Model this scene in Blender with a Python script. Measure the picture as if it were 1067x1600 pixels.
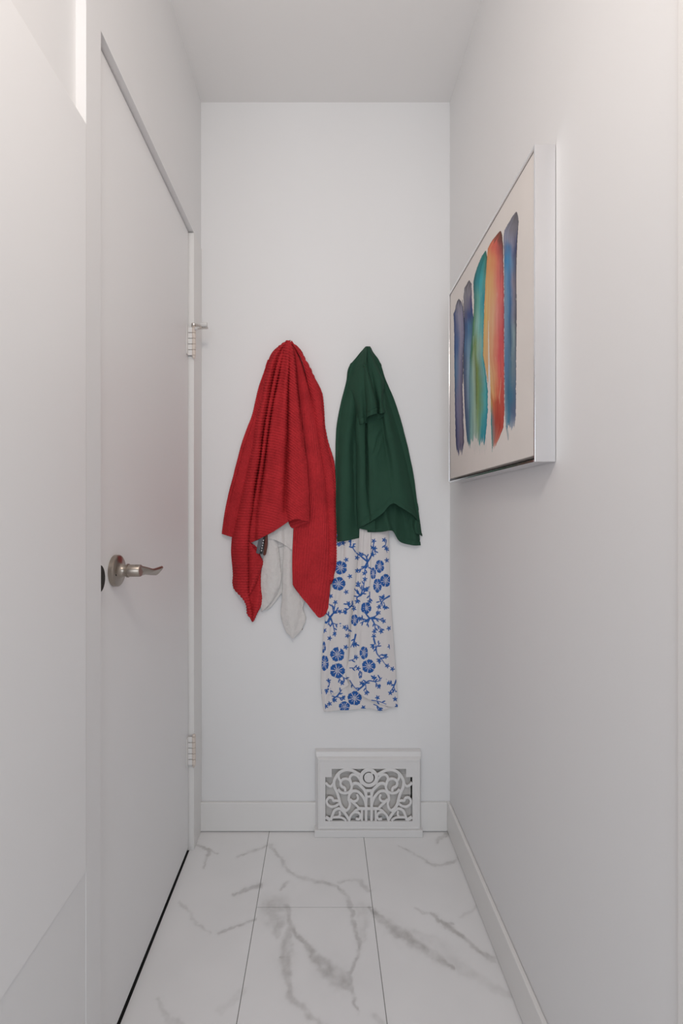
import bpy, math
import numpy as np
from mathutils import Vector

# ------------------------------------------------------------------ camera, light, exposure
for o in list(bpy.data.objects):
    bpy.data.objects.remove(o)
SC = bpy.context.scene
COL = SC.collection
FPX, CX, CY, DIST, CAMZ = 736.0, 505.0, 803.0, 1.6, 1.074     # focal length and horizon in pixels of the 1067x1600 frame

cam_d = bpy.data.cameras.new('camera')
cam_d.sensor_width = 36.0
cam_d.lens = FPX / 1600.0 * 36.0
cam_d.shift_x = (533.5 - CX) / 1600.0
cam_d.shift_y = (CY - 800.0) / 1600.0
cam_d.clip_start = 0.02
cam = bpy.data.objects.new('camera', cam_d)
cam.location = (0.0, -DIST, CAMZ)
cam.rotation_euler = (math.pi / 2, 0, 0)
COL.objects.link(cam)
SC.camera = cam

world = bpy.data.worlds.new('world')
SC.world = world
world.use_nodes = True
world.node_tree.nodes['Background'].inputs[0].default_value = (0.75, 0.85, 1.0, 1)
world.node_tree.nodes['Background'].inputs[1].default_value = 0.3


def area(name, loc, rot, sx, sy, energy, color, shape='RECTANGLE'):
    l = bpy.data.lights.new(name, 'AREA')
    l.shape = shape
    l.size = sx
    l.size_y = sy
    l.energy = energy
    l.color = color
    o = bpy.data.objects.new(name, l)
    o.location = loc
    o.rotation_euler = rot
    COL.objects.link(o)
    return o


# glass globe lamp hanging just above the view, and the daylight of the window in the room behind the camera
globe = bpy.data.lights.new('ceiling_globe_light', 'POINT')
globe.energy = 7.6
globe.color = (1.0, 0.905, 0.82)
globe.shadow_soft_size = 0.10
go = bpy.data.objects.new('ceiling_globe_light', globe)
go.location = (-0.06, -1.46, 1.93)
COL.objects.link(go)
area('window_daylight', (-0.15, -3.55, 1.15), (math.radians(90), 0, 0), 1.5, 1.3, 15, (0.82, 0.91, 1.0))

vs = SC.view_settings
vs.view_transform = 'Standard'
vs.look = 'None'
vs.gamma = 1.0
vs.use_curve_mapping = False
vs.exposure = 0.36

# ------------------------------------------------------------------ helpers
def P(px, py, y):
    """point of the place that lies y metres off the end wall (y <= 0) and shows at px, py"""
    d = DIST + y
    return ((px - CX) * d / FPX, y, CAMZ - (py - CY) * d / FPX)


def lin(c):
    c = np.asarray(c, float) / 255.0
    return np.where(c <= 0.04045, c / 12.92, ((c + 0.055) / 1.055) ** 2.4)


def mesh_from(name, V, quads=None, faces=None, smooth=True, colors=None):
    me = bpy.data.meshes.new(name)
    V = np.asarray(V, np.float32).reshape(-1, 3)
    if quads is not None:
        Q = np.asarray(quads, np.int32).reshape(-1, 4)
        me.vertices.add(len(V))
        me.vertices.foreach_set('co', V.ravel())
        me.loops.add(Q.size)
        me.loops.foreach_set('vertex_index', Q.ravel())
        me.polygons.add(len(Q))
        me.polygons.foreach_set('loop_start', np.arange(0, Q.size, 4, dtype=np.int32))
        me.polygons.foreach_set('loop_total', np.full(len(Q), 4, np.int32))
        me.update(calc_edges=True)
    else:
        me.from_pydata([tuple(map(float, v)) for v in V], [], faces)
        me.update()
    me.polygons.foreach_set('use_smooth', np.full(len(me.polygons), smooth, bool))
    if colors is not None:
        at = me.color_attributes.new('paint', 'FLOAT_COLOR', 'POINT')
        C4 = np.ones((len(V), 4), np.float32)
        C4[:, :3] = colors
        at.data.foreach_set('color', C4.ravel())
    return me


def add(name, me, mat, parent=None, label=None, cat=None, group=None, kind=None):
    o = bpy.data.objects.new(name, me)
    COL.objects.link(o)
    if mat is not None and me is not None:
        me.materials.clear()
        me.materials.append(mat)
    if parent is not None:
        o.parent = parent
    for k, v in (('label', label), ('category', cat), ('group', group), ('kind', kind)):
        if v:
            o[k] = v
    return o


class MB:
    """collects boxes, lathes and ribbons for one mesh"""
    def __init__(s):
        s.V, s.F = [], []

    def put(s, V, F):
        n = len(s.V)
        s.V += [tuple(v) for v in V]
        s.F += [tuple(i + n for i in f) for f in F]
        return s

    def box(s, x0, x1, y0, y1, z0, z1, b=0.0):
        x0, x1 = min(x0, x1), max(x0, x1)
        y0, y1 = min(y0, y1), max(y0, y1)
        z0, z1 = min(z0, z1), max(z0, z1)
        if b <= 0:
            V = [(x, y, z) for z in (z0, z1) for y in (y0, y1) for x in (x0, x1)]
            F = [(0, 2, 3, 1), (4, 5, 7, 6), (0, 1, 5, 4), (2, 6, 7, 3), (0, 4, 6, 2), (1, 3, 7, 5)]
            return s.put(V, F)
        import bmesh
        bm = bmesh.new()
        bmesh.ops.create_cube(bm, size=1)
        for v in bm.verts:
            v.co = Vector(((x0 + x1) / 2 + v.co.x * (x1 - x0), (y0 + y1) / 2 + v.co.y * (y1 - y0), (z0 + z1) / 2 + v.co.z * (z1 - z0)))
        bmesh.ops.bevel(bm, geom=list(bm.edges), offset=b, segments=2, affect='EDGES', profile=0.6)
        bm.verts.index_update()
        V = [tuple(v.co) for v in bm.verts]
        F = [[v.index for v in f.verts] for f in bm.faces]
        bm.free()
        return s.put(V, F)

    def lathe(s, origin, axis, prof, n=40):
        """prof: (distance along axis, radius)"""
        a = Vector(axis).normalized()
        u = a.orthogonal().normalized()
        w = a.cross(u)
        o = Vector(origin)
        V, F = [], []
        for t, r in prof:
            for k in range(n):
                g = 2 * math.pi * k / n
                V.append(o + a * t + (u * math.cos(g) + w * math.sin(g)) * max(r, 1e-5))
        for i in range(len(prof) - 1):
            for k in range(n):
                k2 = (k + 1) % n
                F.append((i * n + k, i * n + k2, (i + 1) * n + k2, (i + 1) * n + k))
        F.append(tuple(range(n))[::-1])
        F.append(tuple((len(prof) - 1) * n + k for k in range(n)))
        return s.put(V, F)

    def tube(s, pts, rad, n=10):
        pts = [Vector(p) for p in pts]
        V, F = [], []
        for i, p in enumerate(pts):
            t = (pts[min(i + 1, len(pts) - 1)] - pts[max(i - 1, 0)]).normalized()
            u = t.orthogonal().normalized() if i == 0 else (u - t * u.dot(t)).normalized()
            w = t.cross(u)
            r = rad[i] if hasattr(rad, '__len__') else rad
            for k in range(n):
                g = 2 * math.pi * k / n
                V.append(p + (u * math.cos(g) + w * math.sin(g)) * r)
        for i in range(len(pts) - 1):
            for k in range(n):
                k2 = (k + 1) % n
                F.append((i * n + k, i * n + k2, (i + 1) * n + k2, (i + 1) * n + k))
        F.append(tuple(range(n))[::-1])
        F.append(tuple((len(pts) - 1) * n + k for k in range(n)))
        return s.put(V, F)

    def build(s, name, mat, parent=None, smooth=False, **kw):
        me = mesh_from(name, np.array([tuple(v) for v in s.V]), faces=s.F, smooth=smooth)
        import bmesh
        bm = bmesh.new()
        bm.from_mesh(me)
        bmesh.ops.recalc_face_normals(bm, faces=list(bm.faces))
        bm.to_mesh(me)
        bm.free()
        if smooth:
            me.set_sharp_from_angle(angle=math.radians(38))
        return add(name, me, mat, parent, **kw)


def empty(name, loc=(0, 0, 0), parent=None, **kw):
    o = add(name, None, None, parent, **kw)
    o.location = loc
    return o


def hermite(Pts, t, tn):
    """Catmull-Rom with uneven knots; Pts (n, ...) at knots t, evaluated at tn"""
    Pts = np.asarray(Pts, float)
    n = len(t)
    sh = (n,) + (1,) * (Pts.ndim - 1)
    t = np.asarray(t, float)
    m = np.zeros_like(Pts)
    dt = np.diff(t).reshape((n - 1,) + (1,) * (Pts.ndim - 1))
    sl = np.diff(Pts, axis=0) / dt
    m[0], m[-1] = sl[0], sl[-1]
    if n > 2:
        m[1:-1] = (sl[:-1] * dt[1:] + sl[1:] * dt[:-1]) / (dt[1:] + dt[:-1])
    i = np.clip(np.searchsorted(t, tn, side='right') - 1, 0, n - 2)
    h = (t[i + 1] - t[i])
    s = (tn - t[i]) / h
    e = (slice(None),) + (None,) * (Pts.ndim - 1)
    s, h = s[e], h[e]
    return ((2 * s**3 - 3 * s**2 + 1) * Pts[i] + (s**3 - 2 * s**2 + s) * h * m[i]
            + (-2 * s**3 + 3 * s**2) * Pts[i + 1] + (s**3 - s**2) * h * m[i + 1])


def smooth_line(pts, step):
    pts = np.asarray(pts, float)
    t = np.concatenate([[0], np.cumsum(np.linalg.norm(np.diff(pts, axis=0), axis=1) + 1e-6)])
    n = max(2, int(t[-1] / step) + 1)
    return hermite(pts, t, np.linspace(0, t[-1], n))


RNG = np.random.default_rng(7)
GRID = RNG.random((256, 256))


def noise2(x, y):
    x, y = np.asarray(x, float), np.asarray(y, float)
    xi, yi = np.floor(x).astype(int), np.floor(y).astype(int)
    fx, fy = x - xi, y - yi
    fx, fy = fx * fx * (3 - 2 * fx), fy * fy * (3 - 2 * fy)
    g = lambda a, b: GRID[a % 256, b % 256]
    return ((g(xi, yi) * (1 - fx) + g(xi + 1, yi) * fx) * (1 - fy) + (g(xi, yi + 1) * (1 - fx) + g(xi + 1, yi + 1) * fx) * fy) * 2 - 1


def fbm(x, y, o=3):
    return sum(noise2(x * 2**k + 17 * k, y * 2**k + 31 * k) * 0.5**k for k in range(o))


# ------------------------------------------------------------------ materials
def mat(name, color, rough=0.5, metal=0.0, noise_scale=0, bump=0.0, bump_scale=200.0, var=0.0, attr=None, spec=0.5, coat=0.0, sheen=0.0):
    m = bpy.data.materials.new(name)
    m.use_nodes = True
    nt = m.node_tree
    N, L = nt.nodes, nt.links
    b = N['Principled BSDF']
    b.inputs['Roughness'].default_value = rough
    b.inputs['Metallic'].default_value = metal
    b.inputs['Specular IOR Level'].default_value = spec
    if coat:
        b.inputs['Coat Weight'].default_value = coat
        b.inputs['Coat Roughness'].default_value = 0.2
    if sheen:
        b.inputs['Sheen Weight'].default_value = sheen
        b.inputs['Sheen Roughness'].default_value = 0.5
    c = tuple(lin(color)) + (1,)
    b.inputs['Base Color'].default_value = c
    tc = N.new('ShaderNodeTexCoord')
    src = None
    if attr:
        a = N.new('ShaderNodeAttribute')
        a.attribute_name = attr
        src = a.outputs['Color']
    if var:
        n = N.new('ShaderNodeTexNoise')
        n.inputs['Scale'].default_value = noise_scale or 4.0
        n.inputs['Detail'].default_value = 4
        L.new(tc.outputs['Object'], n.inputs['Vector'])
        mr = N.new('ShaderNodeMapRange')
        mr.inputs['To Min'].default_value = 1 - var
        mr.inputs['To Max'].default_value = 1 + var
        L.new(n.outputs['Fac'], mr.inputs['Value'])
        mx = N.new('ShaderNodeVectorMath')
        mx.operation = 'SCALE'
        if src:
            L.new(src, mx.inputs[0])
        else:
            mx.inputs[0].default_value = c[:3]
        L.new(mr.outputs['Result'], mx.inputs['Scale'])
        src = mx.outputs['Vector']
    if src:
        L.new(src, b.inputs['Base Color'])
    if bump:
        n = N.new('ShaderNodeTexNoise')
        n.inputs['Scale'].default_value = bump_scale
        n.inputs['Detail'].default_value = 3
        L.new(tc.outputs['Object'], n.inputs['Vector'])
        bp = N.new('ShaderNodeBump')
        bp.inputs['Strength'].default_value = bump
        bp.inputs['Distance'].default_value = 0.002
        L.new(n.outputs['Fac'], bp.inputs['Height'])
        L.new(bp.outputs['Normal'], b.inputs['Normal'])
    return m


M_WALL = mat('white_wall_paint', (240, 239, 239), 0.55, bump=0.06, bump_scale=320, var=0.01, noise_scale=3, spec=0.3)
M_CEIL = mat('white_ceiling_paint', (242, 240, 239), 0.8, bump=0.05, bump_scale=260, var=0.01, spec=0.2)
M_DOOR = mat('white_door_paint', (246, 245, 245), 0.38, bump=0.03, bump_scale=180, var=0.01, spec=0.4)
M_TRIM = mat('white_trim_paint', (240, 238, 236), 0.35, bump=0.02, var=0.01, spec=0.4)
M_GROUT = mat('grey_grout', (150, 147, 144), 0.9, bump=0.2, bump_scale=600, var=0.05, noise_scale=30)
M_TILE = mat('marble_tile', (235, 234, 234), 0.22, attr='paint', spec=0.4)
M_NICKEL = mat('brushed_nickel', (168, 158, 148), 0.32, metal=1.0, bump=0.05, bump_scale=900)
M_CHROME = mat('chrome', (205, 200, 195), 0.12, metal=1.0)
M_HINGE = mat('painted_hinge', (226, 214, 204), 0.45, bump=0.05, bump_scale=500, var=0.03, noise_scale=60)
M_RUBBER = mat('white_rubber', (228, 226, 224), 0.6)
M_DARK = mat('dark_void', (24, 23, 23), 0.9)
M_FRAME = mat('brushed_aluminium', (236, 236, 238), 0.2, metal=1.0, bump=0.03, bump_scale=700)
M_LIP = mat('dark_frame_channel', (60, 56, 52), 0.35, metal=0.6)
M_CANVAS = mat('painted_canvas', (220, 212, 206), 0.75, attr='paint', bump=0.15, bump_scale=1500, spec=0.2)
M_CAST = mat('white_cast_iron', (232, 230, 229), 0.4, bump=0.08, bump_scale=400, var=0.01)
M_DAMPER = mat('pale_grey_damper', (214, 210, 206), 0.5, var=0.04, noise_scale=20)
M_RED = mat('red_terry', (178, 32, 40), 0.95, attr='paint', bump=0.5, bump_scale=900, var=0.12, noise_scale=160, spec=0.1, sheen=0)
M_WTOWEL = mat('white_terry', (226, 222, 219), 0.95, bump=0.5, bump_scale=500, var=0.03, noise_scale=120, spec=0.1)
M_GREEN = mat('dark_green_jersey', (46, 78, 63), 0.8, bump=0.12, bump_scale=1500, var=0.05, noise_scale=40, spec=0.15)
M_PRINT = mat('printed_cotton', (226, 221, 219), 0.85, attr='paint', bump=0.1, bump_scale=1500, spec=0.15)
M_TAGG = mat('grey_tag', (92, 92, 98), 0.5)
M_TAGK = mat('black_tag', (26, 25, 27), 0.6)
M_TAGB = mat('brown_tag', (96, 48, 36), 0.6)
M_TAGW = mat('tag_white_print', (215, 215, 215), 0.6)

# ------------------------------------------------------------------ the room
XL, XR, ZC = -0.415, 0.430, 2.472            # left wall, right wall, ceiling
XN = -0.433                                   # left wall nearer than the door
DY0, DY1, DZ = -0.721, -0.096, 1.976          # door opening
YN = -0.7755                                  # where the left wall steps back
YE = -1.52                                    # end of the passage

fl = MB().box(-1.5, 1.5, -3.72, 0.12, -0.1, -0.0022).build('floor', M_GROUT, kind='structure')
MB().box(-1.5, 1.5, -3.72, 0.12, ZC, ZC + 0.1).build('ceiling', M_CEIL, kind='structure')
MB().box(-0.7, 0.7, 0.0, 0.12, -0.05, ZC).build('wall_back', M_WALL, kind='structure')
MB().box(XR, XR + 0.12, YE, 0.0, -0.05, ZC).build('wall_right', M_WALL, kind='structure')
w = MB()
w.box(XL - 0.12, XL, DY1 + 0.012, 0.0, -0.05, ZC)
w.box(XL - 0.12, XL, DY0, DY1 + 0.012, DZ, ZC)
w.box(XL - 0.12, XL, YN, DY0, -0.05, ZC)
w.box(XL - 0.12, XN, YE, YN, 0.45, ZC)
w.box(XL - 0.12, XL - 0.0008, YE, YN, -0.05, 0.45)
w.box(XL - 0.14, XL - 0.12, DY0 - 0.05, DY1 + 0.05, -0.05, DZ + 0.05)
w.build('wall_left', M_WALL, kind='structure')
# the wider room behind the camera
MB().box(-1.5, XL - 0.12, YE, YE + 0.1, -0.05, ZC).box(XR + 0.12, 1.5, YE, YE + 0.1, -0.05, ZC).build('wall_passage', M_WALL, kind='structure')
MB().box(-1.6, -1.5, -3.72, YE + 0.1, -0.05, ZC).build('wall_room_left', M_WALL, kind='structure')
MB().box(1.5, 1.6, -3.72, YE + 0.1, -0.05, ZC).build('wall_room_right', M_WALL, kind='structure')
MB().box(-1.6, 1.6, -3.82, -3.72, -0.05, ZC).build('wall_room_end', M_WALL, kind='structure')

# baseboards
BH, BT = 0.099, 0.011
MB().box(XL, XR - BT, -BT, -0.0004, 0.003, BH, 0.0025).build('baseboard_back', M_TRIM, kind='structure')
MB().box(XR - BT, XR - 0.0004, -1.03, -0.0004, 0.003, BH, 0.0025).build('baseboard_right', M_TRIM, kind='structure')
# casing where the right wall ends
MB().box(XR - 0.0035, XR - 0.0002, YE, -1.0325, 0.0, ZC - 0.001, 0.0012).build('trim_1', M_TRIM, kind='structure')
# door frame: hinge side, head, latch side
t2 = MB().box(XL - 0.05, XL + 0.0022, DY1, -0.0015, 0.0, DZ - 0.004, 0.001).build('trim_2', M_TRIM, kind='structure')
t3 = MB().box(XL - 0.05, XL - 0.0005, DY0 + 0.0002, DY0 + 0.0014, 0.0, DZ, 0).build('trim_3', M_TRIM, kind='structure')

# floor tiles
TW, TL, X0 = 0.3172, 0.634, -0.1826


def vein(pts, w, a, off=(360, 1290), sc=2.6675):
    """vein on the floor: crop points -> floor metres, half widths in metres"""
    out = []
    for i, (x, y) in enumerate(pts):
        px, py = off[0] + x / sc, off[1] + y / sc
        d = CAMZ * FPX / (py - CY)
        out.append(((px - CX) * d / FPX, d - DIST))
    ws = w if hasattr(w, '__len__') else [w] * len(pts)
    ws = [k / sc * 1.35 / FPX * 0.5 for k in ws]
    return np.array(out), np.array(ws), a


O2 = dict(off=(150, 1280), sc=1.482)
VEINS = [
    vein([(178, 340), (185, 395), (195, 465)], [105, 60, 16], 0.30),
    vein([(195, 380), (185, 430), (195, 465)], [8, 10, 8], 0.35),
    vein([(228, 340), (248, 420), (300, 480), (355, 548), (410, 605), (450, 640), (492, 668)], [24, 18, 12, 24, 52, 60, 16], 0.40),
    vein([(485, 625), (512, 700), (530, 770)], [14, 10, 5], 0.35),
    vein([(245, 420), (235, 480), (228, 548), (240, 640), (255, 715), (300, 752), (335, 795), (400, 828)], [18, 34, 32, 22, 24, 14, 12, 10], 0.34),
    vein([(205, 548), (240, 548)], 6, 0.4),
    vein([(495, 340), (508, 400), (530, 490), (532, 550), (483, 612), (490, 660)], [14, 14, 14, 10, 8, 8], 0.36),
    vein([(545, 340), (550, 400), (540, 470)], [60, 50, 20], 0.16),
    vein([(583, 342), (640, 400), (720, 452), (790, 502), (870, 550), (930, 592)], [22, 34, 44, 40, 30, 14], 0.42),
    vein([(600, 385), (700, 462), (780, 500)], [8, 10, 8], 0.35),
    vein([(760, 440), (860, 500), (960, 590), (1030, 640), (1090, 690)], [30, 60, 50, 30, 20], 0.14),
    vein([(840, 372), (905, 420), (955, 458), (1030, 520), (1100, 560)], [8, 16, 14, 14, 24], 0.46),
    vein([(895, 425), (932, 412)], [12, 8], 0.4),
    vein([(770, 345), (840, 375)], [4, 8], 0.2),
    vein([(165, 80), (212, 140), (240, 190), (300, 215), (380, 240), (450, 262), (482, 295), (500, 340)], [10, 14, 10, 14, 14, 10, 10, 12], 0.30),
    vein([(450, 242), (500, 226), (540, 235), (575, 268)], [8, 10, 18, 18], 0.26),
    vein([(208, 268), (246, 240)], [10, 18], 0.32),
    vein([(35, 128), (100, 104), (155, 78)], [8, 14, 16], 0.30),
    vein([(15, 296), (75, 262), (126, 250)], [8, 18, 24], 0.40),
    vein([(-60, 452), (0, 432), (60, 410), (104, 392)], [6, 8, 10, 12], 0.34),
    vein([(700, 84), (760, 120), (830, 158), (880, 166), (960, 132)], [6, 8, 8, 12, 12], 0.28),
    vein([(855, 66), (908, 34)], [12, 18], 0.36),
    vein([(960, 390), (1040, 330)], [8, 10], 0.15),
    vein([(230, 55), (262, 75), (252, 112)], [6, 8, 3], 0.36, **O2),
    vein([(240, 62), (280, 78)], [6, 3], 0.36, **O2),
    vein([(196, 195), (228, 238), (262, 268)], [4, 5, 4], 0.22, **O2),
    vein([(140, 420), (180, 470), (240, 520)], [5, 10, 8], 0.2, **O2),
    vein([(290, 440), (340, 400)], [14, 8], 0.12, **O2),
    vein([(640, 455), (670, 480)], [10, 8], 0.2, **O2),
    vein([(800, 300), (900, 380), (1000, 430)], [8, 20, 10], 0.14, **O2),
]


def vein_field(x, y):
    wx = x + 0.006 * fbm(x * 30, y * 30) + 0.0022 * fbm(x * 120 + 9, y * 120)
    wy = y + 0.006 * fbm(x * 30 + 50, y * 30 + 7) + 0.0022 * fbm(x * 120 + 70, y * 120 + 3)
    D = np.zeros_like(x)
    for pts, ws, a in VEINS:
        best = np.zeros_like(x)
        for i in range(len(pts) - 1):
            A, B = pts[i], pts[i + 1]
            ab = B - A
            t = np.clip(((wx - A[0]) * ab[0] + (wy - A[1]) * ab[1]) / (ab @ ab + 1e-12), 0, 1)
            ds = np.hypot(wx - A[0] - t * ab[0], wy - A[1] - t * ab[1])
            hw = ws[i] * (1 - t) + ws[i + 1] * t
            r = ds / (hw + 0.0012)
            k = np.exp(-(r ** 3.0)) + 0.22 * np.exp(-(r / 2.2) ** 2)
            best = np.maximum(best, k)
        D = np.maximum(D, 0.8 * a * np.clip(best, 0, 1.1) * (0.78 + 0.35 * fbm(x * 60 + 4, y * 60)))
    return np.clip(D, 0, 0.8)


def tile_mesh(x0, x1, y0, y1, fine):
    g = 0.0009
    x0, x1, y0, y1 = x0 + g, x1 - g, y0 + g, y1 - g
    st = 0.0024 if fine else 0.03
    xs = np.linspace(x0, x1, max(3, int((x1 - x0) / st)))
    ys = np.linspace(y0, y1, max(3, int((y1 - y0) / st)))
    gx, gy = np.meshgrid(xs, ys, indexing='ij')
    nx, ny = gx.shape
    top = np.stack([gx, gy, np.zeros_like(gx)], -1).reshape(-1, 3)
    idx = np.arange(nx * ny).reshape(nx, ny)
    q = np.stack([idx[:-1, :-1], idx[1:, :-1], idx[1:, 1:], idx[:-1, 1:]], -1).reshape(-1, 4)
    # skirt
    ring = np.concatenate([idx[:, 0], idx[-1, 1:], idx[-2::-1, -1], idx[0, -2:0:-1]])
    low = top[ring].copy()
    low[:, 2] = -0.006
    n0 = len(top)
    k = np.arange(len(ring))
    k2 = (k + 1) % len(ring)
    sk = np.stack([ring[k2], ring[k], n0 + k, n0 + k2], -1)
    V = np.concatenate([top, low])
    base = lin((246, 245, 245))
    d = vein_field(V[:, 0], V[:, 1]) if fine else np.zeros(len(V))
    cloud = 0.02 * fbm(V[:, 0] * 8, V[:, 1] * 8)
    C = base[None] * (1 - d[:, None] * np.array([0.90, 0.93, 0.96])[None] + cloud[:, None])
    return mesh_from('tile', V, quads=np.concatenate([q, sk]), smooth=False, colors=C)


for ci in range(-4, 6):
    xa = X0 + (ci - 1) * TW
    ys0 = 0.0 if ci % 2 == 0 else -TL / 2 + 0.003
    if ci in (0, 2):
        ys0 = 0.0
    k = ys0 + (TL if ys0 < 0 else 0)
    while k > -3.7:
        a, b = max(k - TL, -3.71), min(k, 0.0)
        if b - a > 0.02:
            xx0, xx1 = xa, xa + TW
            xx0, xx1 = max(xx0, -1.49), min(xx1, 1.49)
            if xx1 - xx0 > 0.03:
                if b > YE:                                    # the passage: cut at its walls
                    if xx1 <= -0.5 or xx0 >= XR + 0.05:
                        k -= TL
                        continue
                fine = ci in (0, 1, 2) and b > -0.9
                add('tile', tile_mesh(xx0, xx1, a, b, fine), M_TILE, fl)
        k -= TL

# ------------------------------------------------------------------ door
XD = -0.4300                                   # face of the door leaf
door = MB().box(XD - 0.035, XD, DY0 + 0.003, DY1 - 0.003, 0.011, DZ - 0.003, 0.0012).build('door_1', M_DOOR, kind='structure')

MB().box(XD - 0.034, XD + 0.0028, DY0 + 0.002, DY1 - 0.001, -0.0015, 0.0008).build('door_gap_shade', M_DARK, door)  # dark strip standing in for the shade in the gap under the door
HY, HZ = -0.628, 0.957
handle = MB()
handle.lathe((XD, HY, HZ), (1, 0, 0), [(0, 0.0), (0.0002, 0.0325), (0.008, 0.0325), (0.0095, 0.031), (0.0105, 0.0295), (0.012, 0.021), (0.0145, 0.0155), (0.0185, 0.0125), (0.024, 0.0118), (0.026, 0.0118)], 64)
h = handle.build('door_handle', M_NICKEL, door, smooth=True, label='brushed nickel lever handle')
MB().lathe((XD + 0.0255, HY, HZ), (1, 0, 0), [(0, 0.0), (0, 0.0138), (0.001, 0.0142), (0.003, 0.0142), (0.0033, 0.0126), (0.027, 0.0126), (0.0285, 0.0115), (0.0287, 0.0)], 48).build('spindle', M_NICKEL, h, smooth=True)
MB().lathe((XD + 0.0102, HY - 0.020, HZ - 0.006), (1, -0.15, 0), [(0, 0.0), (0, 0.0026), (0.0018, 0.0026), (0.0019, 0)], 20).build('screw_hole', M_DARK, h, smooth=True)
# lever: a blade that twists as it runs towards the hinges
NV, NS = 60, 24
V, Q = [], []
for i in range(NV):
    t = i / (NV - 1)
    y = HY - 0.008 + 0.098 * t
    x = XD + 0.047 + 0.004 * math.sin(t * math.pi) + 0.016 * t ** 2.2
    z = HZ + 0.002 - 0.003 * math.sin(t * math.pi) - 0.012 * t
    tw = math.radians(float(np.interp(t, [0, 0.2, 0.5, 0.75, 1.0], [10, 30, 72, 55, 38])))
    e = min(1.0, (1 - t) / 0.08)
    wd = (0.0105 + 0.0025 * t) * math.sqrt(max(1 - (1 - e) ** 2, 0.0004))
    th = 0.0042 * max(math.sqrt(max(1 - (1 - e) ** 2, 0)), 0.3)
    for k in range(NS):
        g = 2 * math.pi * k / NS
        cu = math.copysign(abs(math.cos(g)) ** 0.6, math.cos(g)) * wd
        cv = math.copysign(abs(math.sin(g)) ** 0.6, math.sin(g)) * th
        V.append((x + cu * math.sin(tw) + cv * math.cos(tw), y, z + cu * math.cos(tw) - cv * math.sin(tw)))
for i in range(NV - 1):
    for k in range(NS):
        k2 = (k + 1) % NS
        Q.append((i * NS + k, i * NS + k2, (i + 1) * NS + k2, (i + 1) * NS + k))
lv = MB().put(V, Q + [tuple(range(NS)), tuple((NV - 1) * NS + k for k in range(NS))])
lv.build('lever', M_NICKEL, h, smooth=True)

# strike plate lip on the latch jamb
V, F = [], []
for i in range(25):
    g = math.pi * (i / 24 - 0.5)
    zz = HZ - 0.004 + 0.0255 * math.sin(g)
    dd = 0.0150 * math.cos(g)
    for (xo, yo) in ((0, 0), (0.0016 + 0.0030 * math.cos(g), dd), (0.0, dd), (-0.0012, 0)):
        V.append((XL - 0.0035 + xo, DY0 + 0.0002 + yo, zz))
for i in range(24):
    for k in range(4):
        k2 = (k + 1) % 4
        F.append((i * 4 + k, i * 4 + k2, i * 4 + 4 + k2, i * 4 + 4 + k))
MB().put(V, F).box(XL - 0.03, XL - 0.002, DY0 + 0.0003, DY0 + 0.0022, HZ - 0.03, HZ + 0.022).build('strike_plate', M_LIP, t3, smooth=True, label='curved nickel lip of the strike plate')


def hinge(zc, stop):
    XH, YH = XL + 0.0035, DY1 - 0.006
    root = MB().box(XD + 0.0002, XD + 0.0022, YH - 0.022, YH - 0.002, zc - 0.045, zc + 0.045, 0.0008).build('hinge', M_TRIM, door, label='painted butt hinge with worn knuckles')
    for i in range(5):
        z0 = zc - 0.045 + i * 0.018
        MB().lathe((XH, YH, z0 + 0.0006), (0, 0, 1), [(0, 0), (0, 0.0054), (0.0005, 0.0060), (0.0163, 0.0060), (0.0168, 0.0054), (0.0168, 0)], 24).build('knuckle', M_HINGE, root, smooth=True)
        x1 = XD if i % 2 else XL - 0.012
        MB().box(XD, XH, YH - 0.004, YH, z0 + 0.001, z0 + 0.017).build('knuckle_leaf', M_TRIM, root)
    MB().lathe((XH, YH, zc - 0.056), (0, 0, 1), [(0, 0), (0.003, 0.003), (0.008, 0.0052), (0.0112, 0.0052), (0.0112, 0.0032), (0.1015, 0.0032), (0.1015, 0.0058), (0.104, 0.0058), (0.107, 0.004), (0.108, 0)], 20).build('hinge_pin', M_HINGE, root, smooth=True)
    return root, XH, YH


hinge(0.322, False)
hg, XH, YH = hinge(1.622, True)
zs = 1.622 + 0.053
st = MB().lathe((XH, YH, zs - 0.004), (0, 0, 1), [(0, 0), (0, 0.0075), (0.001, 0.008), (0.007, 0.008), (0.008, 0.007), (0.008, 0)], 24)
st.tube([(XH, YH, zs), (XH + 0.010, YH - 0.002, zs - 0.001), (XH + 0.020, YH - 0.003, zs - 0.004), (XH + 0.026, YH - 0.003, zs - 0.010)], [0.0042, 0.0036, 0.003, 0.004], 14)
st.tube([(XH + 0.012, YH - 0.003, zs - 0.014), (XH + 0.026, YH - 0.003, zs - 0.012), (XH + 0.046, YH - 0.003, zs - 0.011)], [0.0024, 0.0026, 0.0026], 12)
st.tube([(XH + 0.018, YH - 0.003, zs - 0.005), (XH + 0.028, YH - 0.003, zs - 0.003)], [0.003, 0.0035], 12)
hs = st.build('hinge_pin_stop', M_CHROME, door, smooth=True, label='chrome hinge-pin door stop with pale bumper')
MB().lathe((XH + 0.024, YH - 0.003, zs - 0.001), (1, 0, 0.05), [(0, 0), (0, 0.006), (0.002, 0.0075), (0.017, 0.0080), (0.019, 0.007), (0.0195, 0)], 24).build('bumper', M_RUBBER, hs, smooth=True)
MB().lathe((XH + 0.006, YH - 0.006, zs - 0.014), (1, -0.1, 0), [(0, 0), (0, 0.004), (0.007, 0.0048), (0.008, 0.003), (0.0081, 0)], 20).build('bumper', M_RUBBER, hs, smooth=True)

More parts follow.
